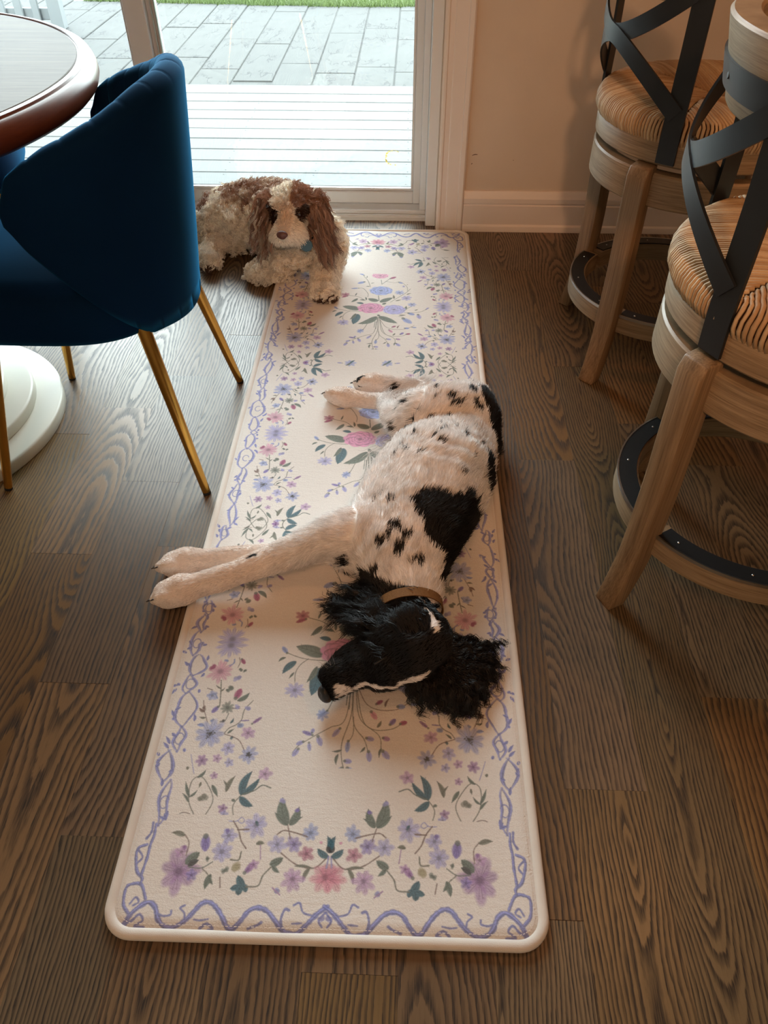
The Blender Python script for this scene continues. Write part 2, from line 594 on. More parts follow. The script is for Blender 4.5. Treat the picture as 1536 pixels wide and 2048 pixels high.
gp = panel('leaf', -0.90, 0.052, 2.742, 0.085, 0.046, '')
panel('leaf', -1.76, -0.836, 2.700, 0.07, 0.0655, '')
panel('leaf', -2.585, -1.70, 2.742, 0.06, 0.06, '')  # added unseen third panel, widening the door for more sky light
# weather strip lines on the inner edge of the meeting stile
ws = MB()
for i, x in enumerate((-0.8145, -0.826)):
    ws.box(x, x + 0.004, 2.735, 2.742, 0.034, DZ - 0.05)
ws.obj('weather_strip', M['steel'], door)
# dried nose print on the glass
sm = MB()
rs = random.Random(5)
for i in range(74):
    a = 0.75 + (2 * PI - 1.9) * rs.random()
    wob = rs.gauss(0, 0.0016)
    r = 0.027 + wob
    x, z = -0.066 + r * math.cos(a), 0.186 + r * 0.92 * math.sin(a)
    q = rs.uniform(0.0007, 0.0019) * (1.5 if math.cos(a) < -0.2 else 0.9)
    n6 = [(x + q * math.cos(b) * rs.uniform(.7, 1.3), 2.7597, z + q * math.sin(b) * rs.uniform(.7, 1.3)) for b in (0, 1.05, 2.1, 3.14, 4.2, 5.2)]
    n6b = [(v[0], 2.7594, v[2]) for v in n6]
    sm.add(n6 + n6b, [(0, 1, 2, 3, 4, 5)[::-1], (6, 7, 8, 9, 10, 11)] + [(j, (j + 1) % 6, 6 + (j + 1) % 6, 6 + j) for j in range(6)])
o = sm.obj('smudge', M['dirt'], door)
o['label'] = 'dried ring shaped smear on the glass'
# scuffs on the wall and grime along the sill
sc = MB()
for (x, z, L, h, a) in ((0.208, 0.250, 0.018, 0.0028, 0.18), (0.2, 0.222, 0.004, 0.003, 0.6), (0.337, 0.235, 0.0022, 0.0022, 0), (0.40, 0.047, 0.002, 0.002, 0)):
    V = []
    for i in range(7):
        t = i / 6 - 0.5
        zz = z + math.sin(a) * t * L + 0.004 * L / 0.018 * (0.25 - t * t) * 2
        hh = h * (0.35 + 0.65 * math.sin(PI * (0.1 + 0.8 * (i / 6))))
        V += [(x + t * L, WY - 0.0004, zz - hh / 2), (x + t * L, WY - 0.0004, zz + hh / 2)]
    sc.add(V, [(2 * i, 2 * i + 2, 2 * i + 3, 2 * i + 1) for i in range(6)])
o = sc.obj('scuff_marks', M['grime'], bpy.data.objects['wall_back'])
o['label'] = 'small dark scuffs on the wall'
gr = MB()
for i in range(90):
    x = -0.02 - abs(rs.gauss(0, 0.09))
    z = 0.0165
    y = 2.678 + rs.uniform(0.0, 0.004)
    q = rs.uniform(0.0008, 0.0024)
    gr.add([(x - q * 2.5, y - q * .6, z), (x + q * 2.5, y - q * .5, z), (x + q * 2, y + q * .6, z), (x - q * 2, y + q * .6, z)], [(0, 1, 2, 3)])
gr.obj('sill_grime', M['grime'], door)['label'] = 'brown grime along the door track'

# ================================================================ outside
ground = MB().box(-9, 9, 2.80, 16, -0.5, -0.16).obj('ground', M['soil'])
struct(ground, 'soil bed under the deck and patio outside', 'ground')
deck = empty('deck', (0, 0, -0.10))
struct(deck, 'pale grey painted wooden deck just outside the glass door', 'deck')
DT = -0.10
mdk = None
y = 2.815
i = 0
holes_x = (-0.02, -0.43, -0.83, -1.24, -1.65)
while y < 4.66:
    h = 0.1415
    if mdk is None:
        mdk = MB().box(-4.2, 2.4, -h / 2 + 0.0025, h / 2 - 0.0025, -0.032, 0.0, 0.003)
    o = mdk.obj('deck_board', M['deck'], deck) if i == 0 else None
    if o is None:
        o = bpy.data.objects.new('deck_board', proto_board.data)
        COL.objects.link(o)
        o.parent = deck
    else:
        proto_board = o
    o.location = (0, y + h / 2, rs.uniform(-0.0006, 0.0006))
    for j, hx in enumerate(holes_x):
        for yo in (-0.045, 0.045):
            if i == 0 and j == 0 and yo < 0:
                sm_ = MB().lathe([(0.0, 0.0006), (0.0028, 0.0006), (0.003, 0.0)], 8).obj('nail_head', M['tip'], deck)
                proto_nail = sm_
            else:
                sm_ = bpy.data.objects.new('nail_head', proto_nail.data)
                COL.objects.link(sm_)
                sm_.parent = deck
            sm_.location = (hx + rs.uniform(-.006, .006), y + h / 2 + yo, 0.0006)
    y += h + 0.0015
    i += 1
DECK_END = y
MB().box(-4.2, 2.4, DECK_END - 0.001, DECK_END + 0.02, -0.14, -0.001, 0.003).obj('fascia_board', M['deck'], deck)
# stamped concrete patio in long slabs
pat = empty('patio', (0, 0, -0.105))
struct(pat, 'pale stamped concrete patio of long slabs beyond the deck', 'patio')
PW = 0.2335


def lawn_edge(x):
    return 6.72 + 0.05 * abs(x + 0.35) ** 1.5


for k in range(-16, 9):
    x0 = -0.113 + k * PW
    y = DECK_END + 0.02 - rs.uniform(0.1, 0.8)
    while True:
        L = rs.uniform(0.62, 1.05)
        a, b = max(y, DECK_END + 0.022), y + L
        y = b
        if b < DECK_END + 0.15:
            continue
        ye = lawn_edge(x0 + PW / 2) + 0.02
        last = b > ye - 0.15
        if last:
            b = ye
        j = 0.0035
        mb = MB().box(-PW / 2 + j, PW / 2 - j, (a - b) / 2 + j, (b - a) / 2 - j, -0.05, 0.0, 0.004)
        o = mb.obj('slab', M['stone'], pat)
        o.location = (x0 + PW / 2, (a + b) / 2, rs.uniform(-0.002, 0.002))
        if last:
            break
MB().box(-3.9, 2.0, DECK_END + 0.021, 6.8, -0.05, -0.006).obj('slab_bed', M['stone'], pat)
# lawn
lawn = MB()
lw = np.linspace(-8, 8, 81)
lawn.add([(x, yy, -0.112) for x in lw for yy in (lawn_edge(min(max(x, -4), 3)), 15.5)], [(2 * i, 2 * i + 2, 2 * i + 3, 2 * i + 1) for i in range(80)])
lo = lawn.obj('lawn', M['grass'])
struct(lo, 'green lawn beyond the far edge of the patio', 'lawn')
NB = 26000
bx = RNG.uniform(-2.6, 1.2, NB)
by = np.array([lawn_edge(x) for x in bx]) + RNG.exponential(0.28, NB) - 0.012
bh = RNG.uniform(0.02, 0.05, NB)
ang = RNG.uniform(0, 2 * PI, NB)
lean = RNG.normal(0, 0.014, (NB, 2))
V = np.zeros((NB, 3, 3))
V[:, 0] = np.c_[bx - 0.002 * np.cos(ang), by - 0.002 * np.sin(ang), np.full(NB, -0.114)]
V[:, 1] = np.c_[bx + 0.002 * np.cos(ang), by + 0.002 * np.sin(ang), np.full(NB, -0.114)]
V[:, 2] = np.c_[bx + lean[:, 0], by + lean[:, 1], -0.114 + bh]
go = mesh_obj('grass_blades', V.reshape(-1, 3), [(3 * i, 3 * i + 1, 3 * i + 2) for i in range(NB)], M['grass'], lo)
go['kind'] = 'stuff'
# white fence at the far left
fe = empty('fence', (-2.42, 5.98, -0.105))
tag(fe, 'white vertical slat fence on the patio behind the round table', 'fence')
for i, (x0, x1) in enumerate(((-0.085, 0.0), (-0.205, -0.155), (-0.325, -0.27), (-0.445, -0.39), (-0.565, -0.51), (-0.685, -0.63))):
    MB().box(x0, x1, -0.03 if i == 0 else -0.012, 0.05 if i == 0 else 0.012, 0.0, 1.15 if i == 0 else 1.05, 0.004).obj('post' if i == 0 else 'slat', M['fence'], fe)
for z in (0.05, 0.98):
    MB().box(-0.685, -0.085, 0.013, 0.04, z, z + 0.07, 0.004).obj('rail', M['fence'], fe)

# hand-traced drawing of the carpet print, tenths of a millimetre from the rug centre line
RUG_PRINT = {"side":[["F",[-2117,-68],27,13,"li"],
["F",[-2295,343],15,9,"pk"],
["F",[-2144,482],13,7,"pk"],
["F",[-2211,-627],24,11,"pk"],
["K",[-2360,-536],9,"ma"],
["B",[-1879,-349,-1800,-460],8,"ma"],
["S",[-1919,-329,-1889,-429,-1910,-539],1.2,"br"],
["K",[-1850,-589],6,"gn"],
["K",[-1770,-600],5,"gn"],
["K",[-1861,-759],9,"li"],
["K",[-2139,-408],5,"bl"],
["S",[-1999,-369,-1999,-449,-2060,-508],2,"bl"],
["S",[-2162,-808,-2123,-1068,-2095,-1318],1.6,"gy"],
["L",[-2143,-978,-2232,-917],3,"gy"],
["L",[-2133,-1038,-2072,-968],3,"gy"],
["S",[-2373,-976,-2283,-1007],1.6,"br"],
["F",[-2263,-1117],11,5,"bl"],
["S",[-2313,-1107,-2223,-1087,-2164,-1168],2.5,"bl"],
["K",[-1962,-969],9,"gn"],
["K",[-1993,-1009],6,"gn"],
["B",[-1854,-1189,-1783,-980],13,"ma"],
["L",[-1804,-1210,-1623,-1051],8,"gn"],
["B",[-2105,-1318,-2205,-1447],9,"vi"],
["F",[-1955,-1349],12,9,"gn"],
["S",[-1855,-1359,-1745,-1360],1.2,"br"],
["S",[-1915,-1459,-1946,-1579,-1986,-1629],1.2,"gn"],
["K",[-1996,-1599],5,"dk"],
["S",[-2394,-1216,-2355,-1376,-2296,-1517,-2246,-1637],1.2,"br"],
["L",[-2335,-1437,-2435,-1366],5,"br"],
["L",[-2296,-1547,-2396,-1536],4,"gy"],
["K",[-2365,-1376],6,"br"],
["S",[-1534,-1201,-1655,-1381,-1676,-1570,-1757,-1670,-1857,-1729,-1927,-1829],1.3,"gy"],
["K",[-1595,-1341],8,"li"],
["K",[-1785,-1340],7,"li"],
["S",[-1676,-1590,-1556,-1581],2.2,"vi"],
["B",[-1506,-1661,-1336,-1512],7,"pu"],
["K",[-1677,-1690],8,"bl"],
["L",[-1867,-1829,-1777,-1750],4,"gn"],
["L",[-1856,-1639,-1816,-1550],4,"te"],
["K",[-2176,-1598],5,"bl"],
["L",[-2297,-1697,-2407,-1686],6,"bl"],
["F",[-2168,-1848],26,9,"co"],
["F",[-1527,-1811],12,6,"mv"],
["K",[-1788,-1900],5,"te"],
["K",[-2126,222],4,"bl"],
["S",[-2035,332,-1995,241,-2006,132],1.5,"li"],
["S",[-1916,111,-1895,281,-1854,431],1.2,"br"],
["K",[-1854,411],6,"gn"],
["K",[-1764,420],5,"gn"],
["B",[-1846,231,-1775,280],7,"ma"],
["K",[-1844,561],8,"li"],
["S",[-2246,233,-2206,93],1.2,"br"],
["S",[-2336,143,-2287,53],1.2,"br"],
["S",[-1918,-1839,-1668,-1940,-1529,-2141],1.3,"br"],
["F",[-1460,-2202],15,8,"co"],
["F",[-1809,-2090],12,6,"li"],
["F",[-1960,-2279],8,5,"mv"],
["F",[-1750,-2340],8,5,"li"],
["F",[-2200,-2317],10,6,"pu"],
["S",[-2400,-2216,-2331,-2417,-2282,-2547],1.0,"li"],
["K",[-2401,-2446],5,"gy"],
["F",[-1952,-2569],7,5,"mv"],
["L",[-1713,-2830,-1612,-2571],7,"gy"],
["L",[-1683,-2780,-1782,-2650],4,"gy"],
["S",[-2098,-3598,-2056,-3358,-2264,-3007,-2292,-2687,-2172,-2588,-2033,-2708,-1894,-2969,-1976,-3229,-2067,-3448],1.3,"gy"],
["L",[-2274,-2927,-2382,-2686],5,"gn"],
["L",[-2274,-2927,-2173,-2818],4,"gn"],
["L",[-2274,-3007,-2394,-2876],4,"gn"],
["K",[-2034,-2938],9,"gy"],
["K",[-2104,-2958],6,"gy"],
["L",[-2212,-2607,-2101,-2478],5,"gn"],
["L",[-1953,-2729,-1834,-2910],6,"gn"],
["L",[-2142,-2688,-2153,-2768],4,"gy"],
["S",[-2116,-3328,-2195,-3207,-2315,-3177,-2396,-3226,-2386,-3296,-2316,-3337],1.2,"br"],
["F",[-1715,-3100],8,5,"pu"],
["F",[-1685,-3190],7,5,"li"],
["K",[-1796,-3230],4,"gn"],
["K",[-1926,-3309],6,"gn"],
["L",[-1807,-3400,-1676,-3310],6,"gn"],
["S",[-1837,-3450,-1746,-3370],1,"br"],
["S",[-1486,-3322,-1565,-3061,-1464,-2872],1.3,"gy"],
["L",[-1464,-2882,-1351,-2482],11,"te"],
["L",[-1454,-2872,-1212,-2593],9,"te"],
["S",[-1454,-2872,-1273,-2803,-1153,-2713,-1013,-2754],1.8,"gn"],
["F",[-1141,-2524],12,5,"mv"],
["L",[-1474,-2912,-1255,-3053],10,"te"],
["K",[-1574,-2961],5,"gn"]],"end":[["F",[-1156,-3343],19,7,"li"],
["K",[-1146,-3314],5,"te"],
["S",[-1586,-3291,-1466,-3292,-1396,-3232,-1346,-3282,-1386,-3322,-1456,-3282],1.2,"li"],
["S",[-1516,-3291,-1417,-3422,-1348,-3582,-1258,-3693],1.7,"br"],
["S",[-1427,-3422,-1257,-3413],2,"br"],
["B",[-1897,-3499,-1859,-3739],15,"vi"],
["F",[-1547,-3511],13,6,"li"],
["F",[-1609,-3751],17,7,"li"],
["K",[-1577,-3441],6,"vi"],
["F",[-2190,-4047],30,7,"pu"],
["F",[-2209,-3767],10,5,"mv"],
["L",[-2100,-3928,-1939,-3769],12,"gn"],
["L",[-2060,-3958,-1929,-3879],8,"dk"],
["F",[-1991,-4089],9,5,"vi"],
["S",[-2070,-3978,-1870,-3989,-1719,-3900],1.4,"gn"],
["S",[-1850,-3999,-1751,-4080,-1691,-4170],1.4,"gy"],
["L",[-1711,-4080,-1762,-4280],8,"gn"],
["L",[-1731,-4120,-1661,-4211],5,"gn"],
["K",[-1520,-4021],7,"gn"],
["K",[-1380,-3952],12,"sg"],
["S",[-1571,-4111,-1542,-4251],1.5,"br"],
["S",[-1319,-3743,-1339,-3862,-1459,-3862],2,"gy"],
["K",[-1799,-3860],5,"gn"],
["L",[-1108,-3624,-998,-3614],6,"gy"],
["S",[-1048,-3644,-1019,-3844],1.3,"mv"],
["S",[-2129,-3818,-2128,-3628,-2217,-3507],1.3,"br"],
["L",[-2217,-3527,-2417,-3486],7,"gy"],
["K",[-2178,-3698],5,"pu"],
["L",[-1211,-4233,-1311,-4083],10,"te"],
["L",[-1251,-4223,-1262,-4343],10,"te"],
["L",[-1211,-4213,-1162,-4303],8,"te"],
["L",[-1281,-4223,-1392,-4262],8,"te"],
["B",[-1240,-4063,-1089,-3894],10,"pu"],
["F",[-1110,-3924],8,5,"mv"],
["S",[-1171,-4233,-1001,-4214,-950,-4075,-850,-3955],1.8,"gy"],
["L",[-860,-3915,-689,-3816],10,"gn"],
["L",[-830,-3935,-720,-4026],6,"gn"],
["S",[-729,-3746,-519,-3887,-330,-3948,-180,-3929,-19,-3770],1.6,"br"],
["L",[-500,-3927,-230,-3949],4,"gy"],
["L",[-280,-3949,-361,-4148],6,"gy"],
["F",[-511,-4107],17,7,"mv"],
["F",[-349,-3748],12,5,"ma"],
["F",[-548,-3617],13,6,"vi"],
["F",[-798,-3626],14,6,"li"],
["F",[-317,-3438],14,7,"bl"],
["S",[-676,-3336,-627,-3487,-617,-3537],1.5,"br"],
["S",[-817,-3475,-727,-3416,-577,-3437,-357,-3498],1.7,"br"],
["L",[-686,-3326,-804,-2905],15,"gn"],
["L",[-696,-3326,-895,-3145],8,"gn"],
["L",[-646,-3326,-535,-3047],11,"gn"],
["L",[-646,-3266,-465,-3197],5,"gn"],
["K",[-804,-2965],7,"li"],
["K",[-555,-3087],6,"vi"],
["L",[22,-3720,-57,-3480],9,"te"],
["L",[-29,-3780,-188,-3669],9,"te"],
["L",[-8,-3710,52,-3630],7,"dk"],
["F",[50,-4070],22,7,"or"],
["K",[-148,-3579],4,"pk"],
["S",[21,-3780,40,-3940],2,"li"],
["K",[-732,-4276],7,"li"],
["S",[-791,-4236,-672,-4326],1.6,"mv"]],"band":[["S",[-2795,-4784,-2724,-4624,-2543,-4475,-2413,-4536,-2344,-4677,-2245,-4767,-2105,-4788,-1954,-4699,-1853,-4579,-1763,-4470,-1653,-4451,-1533,-4531,-1424,-4662,-1354,-4762,-1265,-4783,-1174,-4683,-1083,-4554,-963,-4505,-823,-4545,-694,-4666,-585,-4777,-505,-4817,-375,-4818,-254,-4709,-113,-4560,27,-4460],7,"rb"],
["S",[-2354,-4617,-2274,-4647,-2174,-4628,-2173,-4578],3,"rb"],
["S",[-1964,-4679,-1984,-4599,-2053,-4538,-1993,-4499],3,"rb"],
["S",[-1834,-4680,-1744,-4690,-1634,-4671],2.5,"rb"],
["S",[-1725,-4790,-1644,-4731,-1545,-4791,-1605,-4811],4,"rb"],
["S",[-1055,-4774,-944,-4735,-884,-4695],4,"rb"],
["S",[-585,-4777,-614,-4647,-573,-4517,-513,-4527],4,"rb"],
["S",[-453,-4458,-373,-4428,-313,-4548,-173,-4589],3,"rb"],
["S",[-454,-4698,-324,-4688],3,"rb"],
["S",[-3,-4540,-84,-4650,-34,-4730],3,"rb"],
["K",[46,-4620],8,"li"],
["S",[-2774,-4624,-2873,-4504,-2892,-4293,-2811,-4234,-2681,-4245,-2573,-4435],4.5,"rb"],
["S",[-2783,-4504,-2722,-4414,-2663,-4475,-2733,-4524],3,"rb"],
["S",[-2815,-4764,-2704,-4725,-2614,-4635,-2544,-4715,-2645,-4785,-2505,-4796],3.5,"rb"],
["S",[-2701,-4225,-2701,-4145,-2800,-4054,-2869,-3834,-2858,-3724,-2748,-3674],4.5,"rb"],
["S",[-2721,-4094,-2699,-3855,-2698,-3675,-2677,-3535,-2686,-3365],4.5,"rb"],
["S",[-2869,-3744,-2769,-3854,-2820,-3944],3,"rb"],
["S",[-2778,-3584,-2727,-3484,-2736,-3344],4,"rb"]],"bou":[["S",[61,-590,-201,-929,-343,-1328,-464,-1447],1.2,"gy"],
["S",[41,-680,-44,-1510,-285,-1678,-526,-1837,-777,-2025,-868,-2155],1.2,"gy"],
["S",[41,-680,57,-1390,-67,-1930,-58,-2230,20,-2520,39,-2700],1.3,"gy"],
["S",[61,-680,96,-1550,294,-1882,382,-2142],1.2,"gy"],
["S",[90,-720,196,-1471,534,-1803,583,-2063],1.2,"gy"],
["S",[90,-720,236,-1471,425,-1692,735,-1684,936,-1565],1.2,"gy"],
["S",[110,-801,288,-1192,517,-1323,807,-1315,978,-1216,1118,-1086],1.2,"br"],
["S",[96,-1470,104,-1781,13,-1970],1.1,"gy"],
["S",[-31,-920,-43,-1240],1.5,"gn"],
["S",[9,-920,7,-1320],1.5,"gn"],
["F",[-444,-1447],11,7,"bl"],
["B",[-343,-1348,-504,-1487],8,"bl"],
["B",[-486,-1827,-407,-2018],10,"li"],
["B",[-546,-1837,-746,-1766],8,"vi"],
["B",[-586,-1797,-565,-1717],7,"li"],
["B",[-697,-1946,-817,-2005],8,"li"],
["B",[-617,-1946,-588,-2117],7,"li"],
["B",[-767,-2065,-858,-2215],9,"li"],
["B",[-105,-1669,-236,-1849],9,"li"],
["B",[34,-1890,22,-2120],9,"bl"],
["B",[-19,-2270,101,-2281],9,"li"],
["B",[-29,-2380,-130,-2529],11,"bl"],
["B",[31,-2380,150,-2501],11,"bl"],
["B",[39,-2660,48,-2860],10,"pk"],
["L",[-67,-2080,-218,-2109],4,"gn"],
["L",[-118,-2159,-139,-2339],5,"gn"],
["L",[-20,-2520,-31,-2670],4,"gn"],
["B",[314,-1852,454,-1883],9,"li"],
["B",[373,-2072,401,-2272],10,"li"],
["L",[313,-2022,242,-2111],4,"gn"],
["B",[594,-1843,714,-1874],9,"mv"],
["B",[593,-2063,712,-2214],11,"li"],
["L",[583,-2033,552,-2193],4,"gn"],
["B",[705,-1614,806,-1495],9,"vi"],
["B",[875,-1585,996,-1546],9,"ma"],
["B",[377,-1342,486,-1503],10,"pk"],
["B",[458,-1223,578,-1143],8,"ma"],
["B",[827,-1255,957,-1255],10,"bl"],
["B",[1038,-1196,1178,-1207],7,"bl"],
["L",[627,-1264,688,-1104],4,"br"],
["L",[505,-1653,566,-1533],5,"gy"],
["S",[-477,-357,-867,-325,-1177,-213,-1266,-133],1.3,"gy"],
["S",[-787,-325,-918,-455,-989,-624,-980,-824],1.2,"gy"],
["B",[-1177,-233,-1286,-82],9,"bl"],
["L",[-1207,-313,-1318,-402],5,"gn"],
["L",[-1008,-394,-1219,-653],11,"te"],
["F",[-961,-984],17,9,"li"],
["L",[-1019,-624,-1090,-744],4,"gn"],
["L",[-527,-237,-1036,-64],20,"gn"],
["L",[-558,-527,-662,-1076],20,"te"],
["L",[-618,-486,-770,-815],9,"gn"],
["L",[1,-640,-522,-1057],19,"gn"],
["L",[81,-630,619,-984],19,"gn"],
["L",[-425,103,-625,144],9,"te"],
["S",[-364,282,-573,493,-872,595],1.3,"gy"],
["F",[-992,636],14,7,"ma"],
["B",[-902,575,-1103,477],9,"ma"],
["L",[-613,404,-794,185],9,"gn"],
["L",[-692,584,-651,754],4,"gn"],
["L",[-384,302,-544,323],6,"gn"],
["L",[-344,322,-372,502],5,"gn"],
["S",[-302,502,-311,722,-469,1033,-609,1054],1.3,"gy"],
["B",[-579,1053,-849,1025],8,"bl"],
["S",[-249,1132,-346,1542,-495,1853],1.3,"gy"],
["B",[-465,1873,-653,2064],10,"bl"],
["B",[-427,1473,-648,1354],14,"bl"],
["L",[-237,1362,-137,1411],3,"gn"],
["L",[-279,1172,-389,1172],4,"gn"],
["L",[-395,1732,-385,1852],3,"gn"],
["L",[6,290,-283,412],16,"gn"],
["L",[86,210,458,497],16,"gn"],
["L",[165,79,266,169],8,"gn"],
["S",[46,290,18,600],2,"gn"],
["S",[102,1320,74,1600],1.6,"gn"],
["S",[102,1320,334,1678],1.4,"gn"],
["B",[334,1678,535,1827],12,"ma"],
["S",[203,1509,503,1447,683,1506,882,1205,910,935],1.1,"gy"],
["B",[613,1477,753,1406],9,"bl"],
["K",[782,1206],7,"li"],
["K",[902,1325],3,"br"],
["S",[396,218,547,417,849,795,1001,1074],1.3,"gy"],
["F",[659,816],15,8,"bl"],
["L",[889,705,1019,784],5,"gy"],
["F",[877,485],17,7,"li"],
["L",[546,307,717,396],5,"gy"],
["L",[497,437,478,657],6,"gy"],
["S",[813,-285,964,-65,1024,-26],1.3,"gn"],
["F",[1045,104],13,7,"bl"],
["L",[833,-205,875,15],7,"gn"],
["S",[822,-385,1283,-317,1564,-59],1.2,"gy"],
["B",[922,-385,1112,-486],14,"bl"],
["B",[1222,-437,1281,-707],14,"li"],
["B",[1454,-188,1544,-59],7,"li"],
["L",[1133,-236,1224,-167],4,"gn"],
["S",[651,-584,801,-655],1.2,"gn"],
["B",[761,-674,1029,-976],20,"bl"],
["L",[672,-534,862,-515],6,"gy"],
["R",[90,910],34,26,"bl"],
["R",[36,1890],25,18,"pk"],
["R",[513,-213],33,26,"li"],
["R",[-186,-159],38,28,"rs"],
["K",[61,-570],8,"gn"]]}

# ================================================================ the rug
RUG_W, RUG_L, RUG_T = 0.622, 2.258, 0.011
INK = {'li': (158, 160, 208), 'pk': (203, 150, 178), 'ma': (160, 84, 124), 'br': (128, 108, 102), 'gn': (104, 118, 112), 'gy': (118, 122, 112), 'bl': (140, 158, 206),
       'vi': (128, 118, 184), 'dk': (70, 72, 76), 'pu': (142, 104, 164), 'te': (70, 106, 120), 'co': (138, 152, 200), 'mv': (172, 138, 184), 'rb': (130, 138, 196),
       'or': (194, 132, 152), 'rs': (196, 136, 174), 'sg': (164, 158, 130)}
INK = {k: np.array(srgb(*v)) for k, v in INK.items()}
PX = 0.0008
rpn = np.random.default_rng(5)


class Layer:
    def __init__(s, u0, u1, v0, v1):
        s.u0, s.v0 = u0, v0
        s.w, s.h = int(round((u1 - u0) / PX)), int(round((v1 - v0) / PX))
        s.c = np.zeros((s.h, s.w, 3))
        s.a = np.zeros((s.h, s.w))

    def dab(s, u, v, r, col, al=1.0, asp=1.0, ang=0.0, soft=0.35):
        R = r * max(1, asp) * 1.25 + 2 * PX
        x0, x1 = int((u - R - s.u0) / PX), int((u + R - s.u0) / PX) + 2
        y0, y1 = int((v - R - s.v0) / PX), int((v + R - s.v0) / PX) + 2
        x0, y0, x1, y1 = max(x0, 0), max(y0, 0), min(x1, s.w), min(y1, s.h)
        if x1 <= x0 or y1 <= y0:
            return
        X = s.u0 + (np.arange(x0, x1) + 0.5) * PX - u
        Y = s.v0 + (np.arange(y0, y1) + 0.5) * PX - v
        X, Y = np.meshgrid(X, Y)
        ca, sa = math.cos(ang), math.sin(ang)
        d = np.hypot((X * ca + Y * sa) / (r * asp), (-X * sa + Y * ca) / r)
        e = max(soft, 0.9 * PX / r)
        m = np.clip((1 + e / 2 - d) / e, 0, 1) * al
        A, Cc = s.a[y0:y1, x0:x1], s.c[y0:y1, x0:x1]
        s.c[y0:y1, x0:x1] = Cc * (1 - m)[..., None] + np.asarray(col) * m[..., None]
        s.a[y0:y1, x0:x1] = A * (1 - m) + m

    def stroke(s, P, w, col, al=0.85, taper=False):
        P = np.asarray(P)
        if len(P) > 2:
            P = catmull(P, 14)
        L = np.r_[0, np.cumsum(np.hypot(*np.diff(P, axis=0).T))]
        n = max(2, int(L[-1] / (0.35 * w + 0.0004)))
        t = np.linspace(0, L[-1], n)
        U, Vv = np.interp(t, L, P[:, 0]), np.interp(t, L, P[:, 1])
        for i in range(n):
            q = 1.0 if not taper else 0.35 + 0.65 * math.sin(PI * min(1, max(0.08, i / max(1, n - 1))))
            s.dab(U[i], Vv[i], max(0.00045, w / 2 * q * rpn.uniform(0.8, 1.2)), col * rpn.uniform(0.92, 1.1), al)

    def leaf(s, a, b, w, col):
        a, b = np.asarray(a), np.asarray(b)
        d = b - a
        L = np.hypot(*d)
        n = np.array([-d[1], d[0]]) / max(L, 1e-6)
        bend = rpn.uniform(-0.12, 0.12) * L
        k = max(6, int(L / 0.0011))
        for i in range(k + 1):
            t = i / k
            p = a + d * t + n * bend * math.sin(PI * t)
            hw = w / 2 * math.sin(PI * t ** 0.75) ** 0.8 if 0 < t < 1 else 0.0
            hw *= 1 + 0.18 * math.sin(i * 2.2)
            sh = 0.9 + 0.35 * t
            s.dab(p[0], p[1], max(hw, 0.0005), np.minimum(col * sh * 1.25, 1), 0.8)
            s.dab(*(p - n * hw * 0.55), max(hw * 0.45, 0.0004), col * 0.85, 0.7)
        s.stroke([a, a + d * 0.5 + n * bend, b], 0.0009, col * 0.55, 0.8)
        if w > 0.009:
            for t in (0.25, 0.42, 0.6, 0.76):
                p = a + d * t + n * bend * math.sin(PI * t)
                for sg in (-1, 1):
                    s.stroke([p, p + d * 0.13 + n * sg * w * 0.36], 0.0007, col * 0.6, 0.6)

    def flower(s, c, r, n, col):
        a0 = rpn.uniform(0, 2)
        for i in range(n):
            a = a0 + 2 * PI * i / n + rpn.uniform(-0.12, 0.12)
            L = r * rpn.uniform(0.82, 1.1)
            wd = min(r * 0.36, PI * r / n * 0.62)
            m = (c[0] + 0.56 * L * math.cos(a), c[1] + 0.56 * L * math.sin(a))
            s.dab(m[0], m[1], wd, np.minimum(col * rpn.uniform(1.15, 1.45), 1), 0.62, L * 0.48 / wd, a, 0.5)
        for i in range(n):
            a = a0 + 2 * PI * i / n
            for q in (-0.13, 0.1):
                e = (c[0] + r * 0.85 * math.cos(a + q), c[1] + r * 0.85 * math.sin(a + q))
                b = (c[0] + r * 0.2 * math.cos(a + q), c[1] + r * 0.2 * math.sin(a + q))
                s.stroke([b, e], 0.0009, col * 0.72, 0.55)
        s.dab(c[0], c[1], r * 0.2, col * 0.5, 0.8, soft=0.8)

    def rose(s, c, rx, ry, col):
        asp = rx / ry
        pale = np.minimum(col * 1.5 + 0.08, 1)
        for i in range(9):
            a = 2 * PI * i / 9 + 0.2
            s.dab(c[0] + rx * 0.72 * math.cos(a), c[1] + ry * 0.72 * math.sin(a), ry * 0.36, pale * rpn.uniform(0.9, 1.02), 0.95, asp, 0, 0.25)
        s.dab(c[0], c[1], ry * 0.8, pale, 0.9, asp, 0, 0.3)
        for ring, k in ((0.98, 9), (0.78, 8), (0.58, 7), (0.40, 6), (0.22, 4)):
            for i in range(k):
                a = 2 * PI * (i + ring * 3.7) / k
                A = np.linspace(a - PI / k * 1.05, a + PI / k * 0.95, 7)
                bul = ring * rpn.uniform(0.88, 1.08) * (0.84 + 0.16 * np.cos(np.linspace(-1.5, 1.5, 7))) * np.linspace(rpn.uniform(0.86, 1.0), rpn.uniform(1.0, 1.12), 7)
                P = np.c_[c[0] + rx * bul * np.cos(A), c[1] + ry * bul * np.sin(A)]
                s.stroke(P, 0.0016 if ring > 0.3 else 0.0022, col * (0.62 if i % 2 else 0.78), 0.75, True)
                P2 = np.c_[c[0] + rx * (bul - 0.06) * np.cos(A), c[1] + ry * (bul - 0.06) * np.sin(A)]
                s.stroke(P2, 0.0022, col * 0.95, 0.4, True)
        s.dab(c[0], c[1], ry * 0.14, col * 0.5, 0.8, asp)

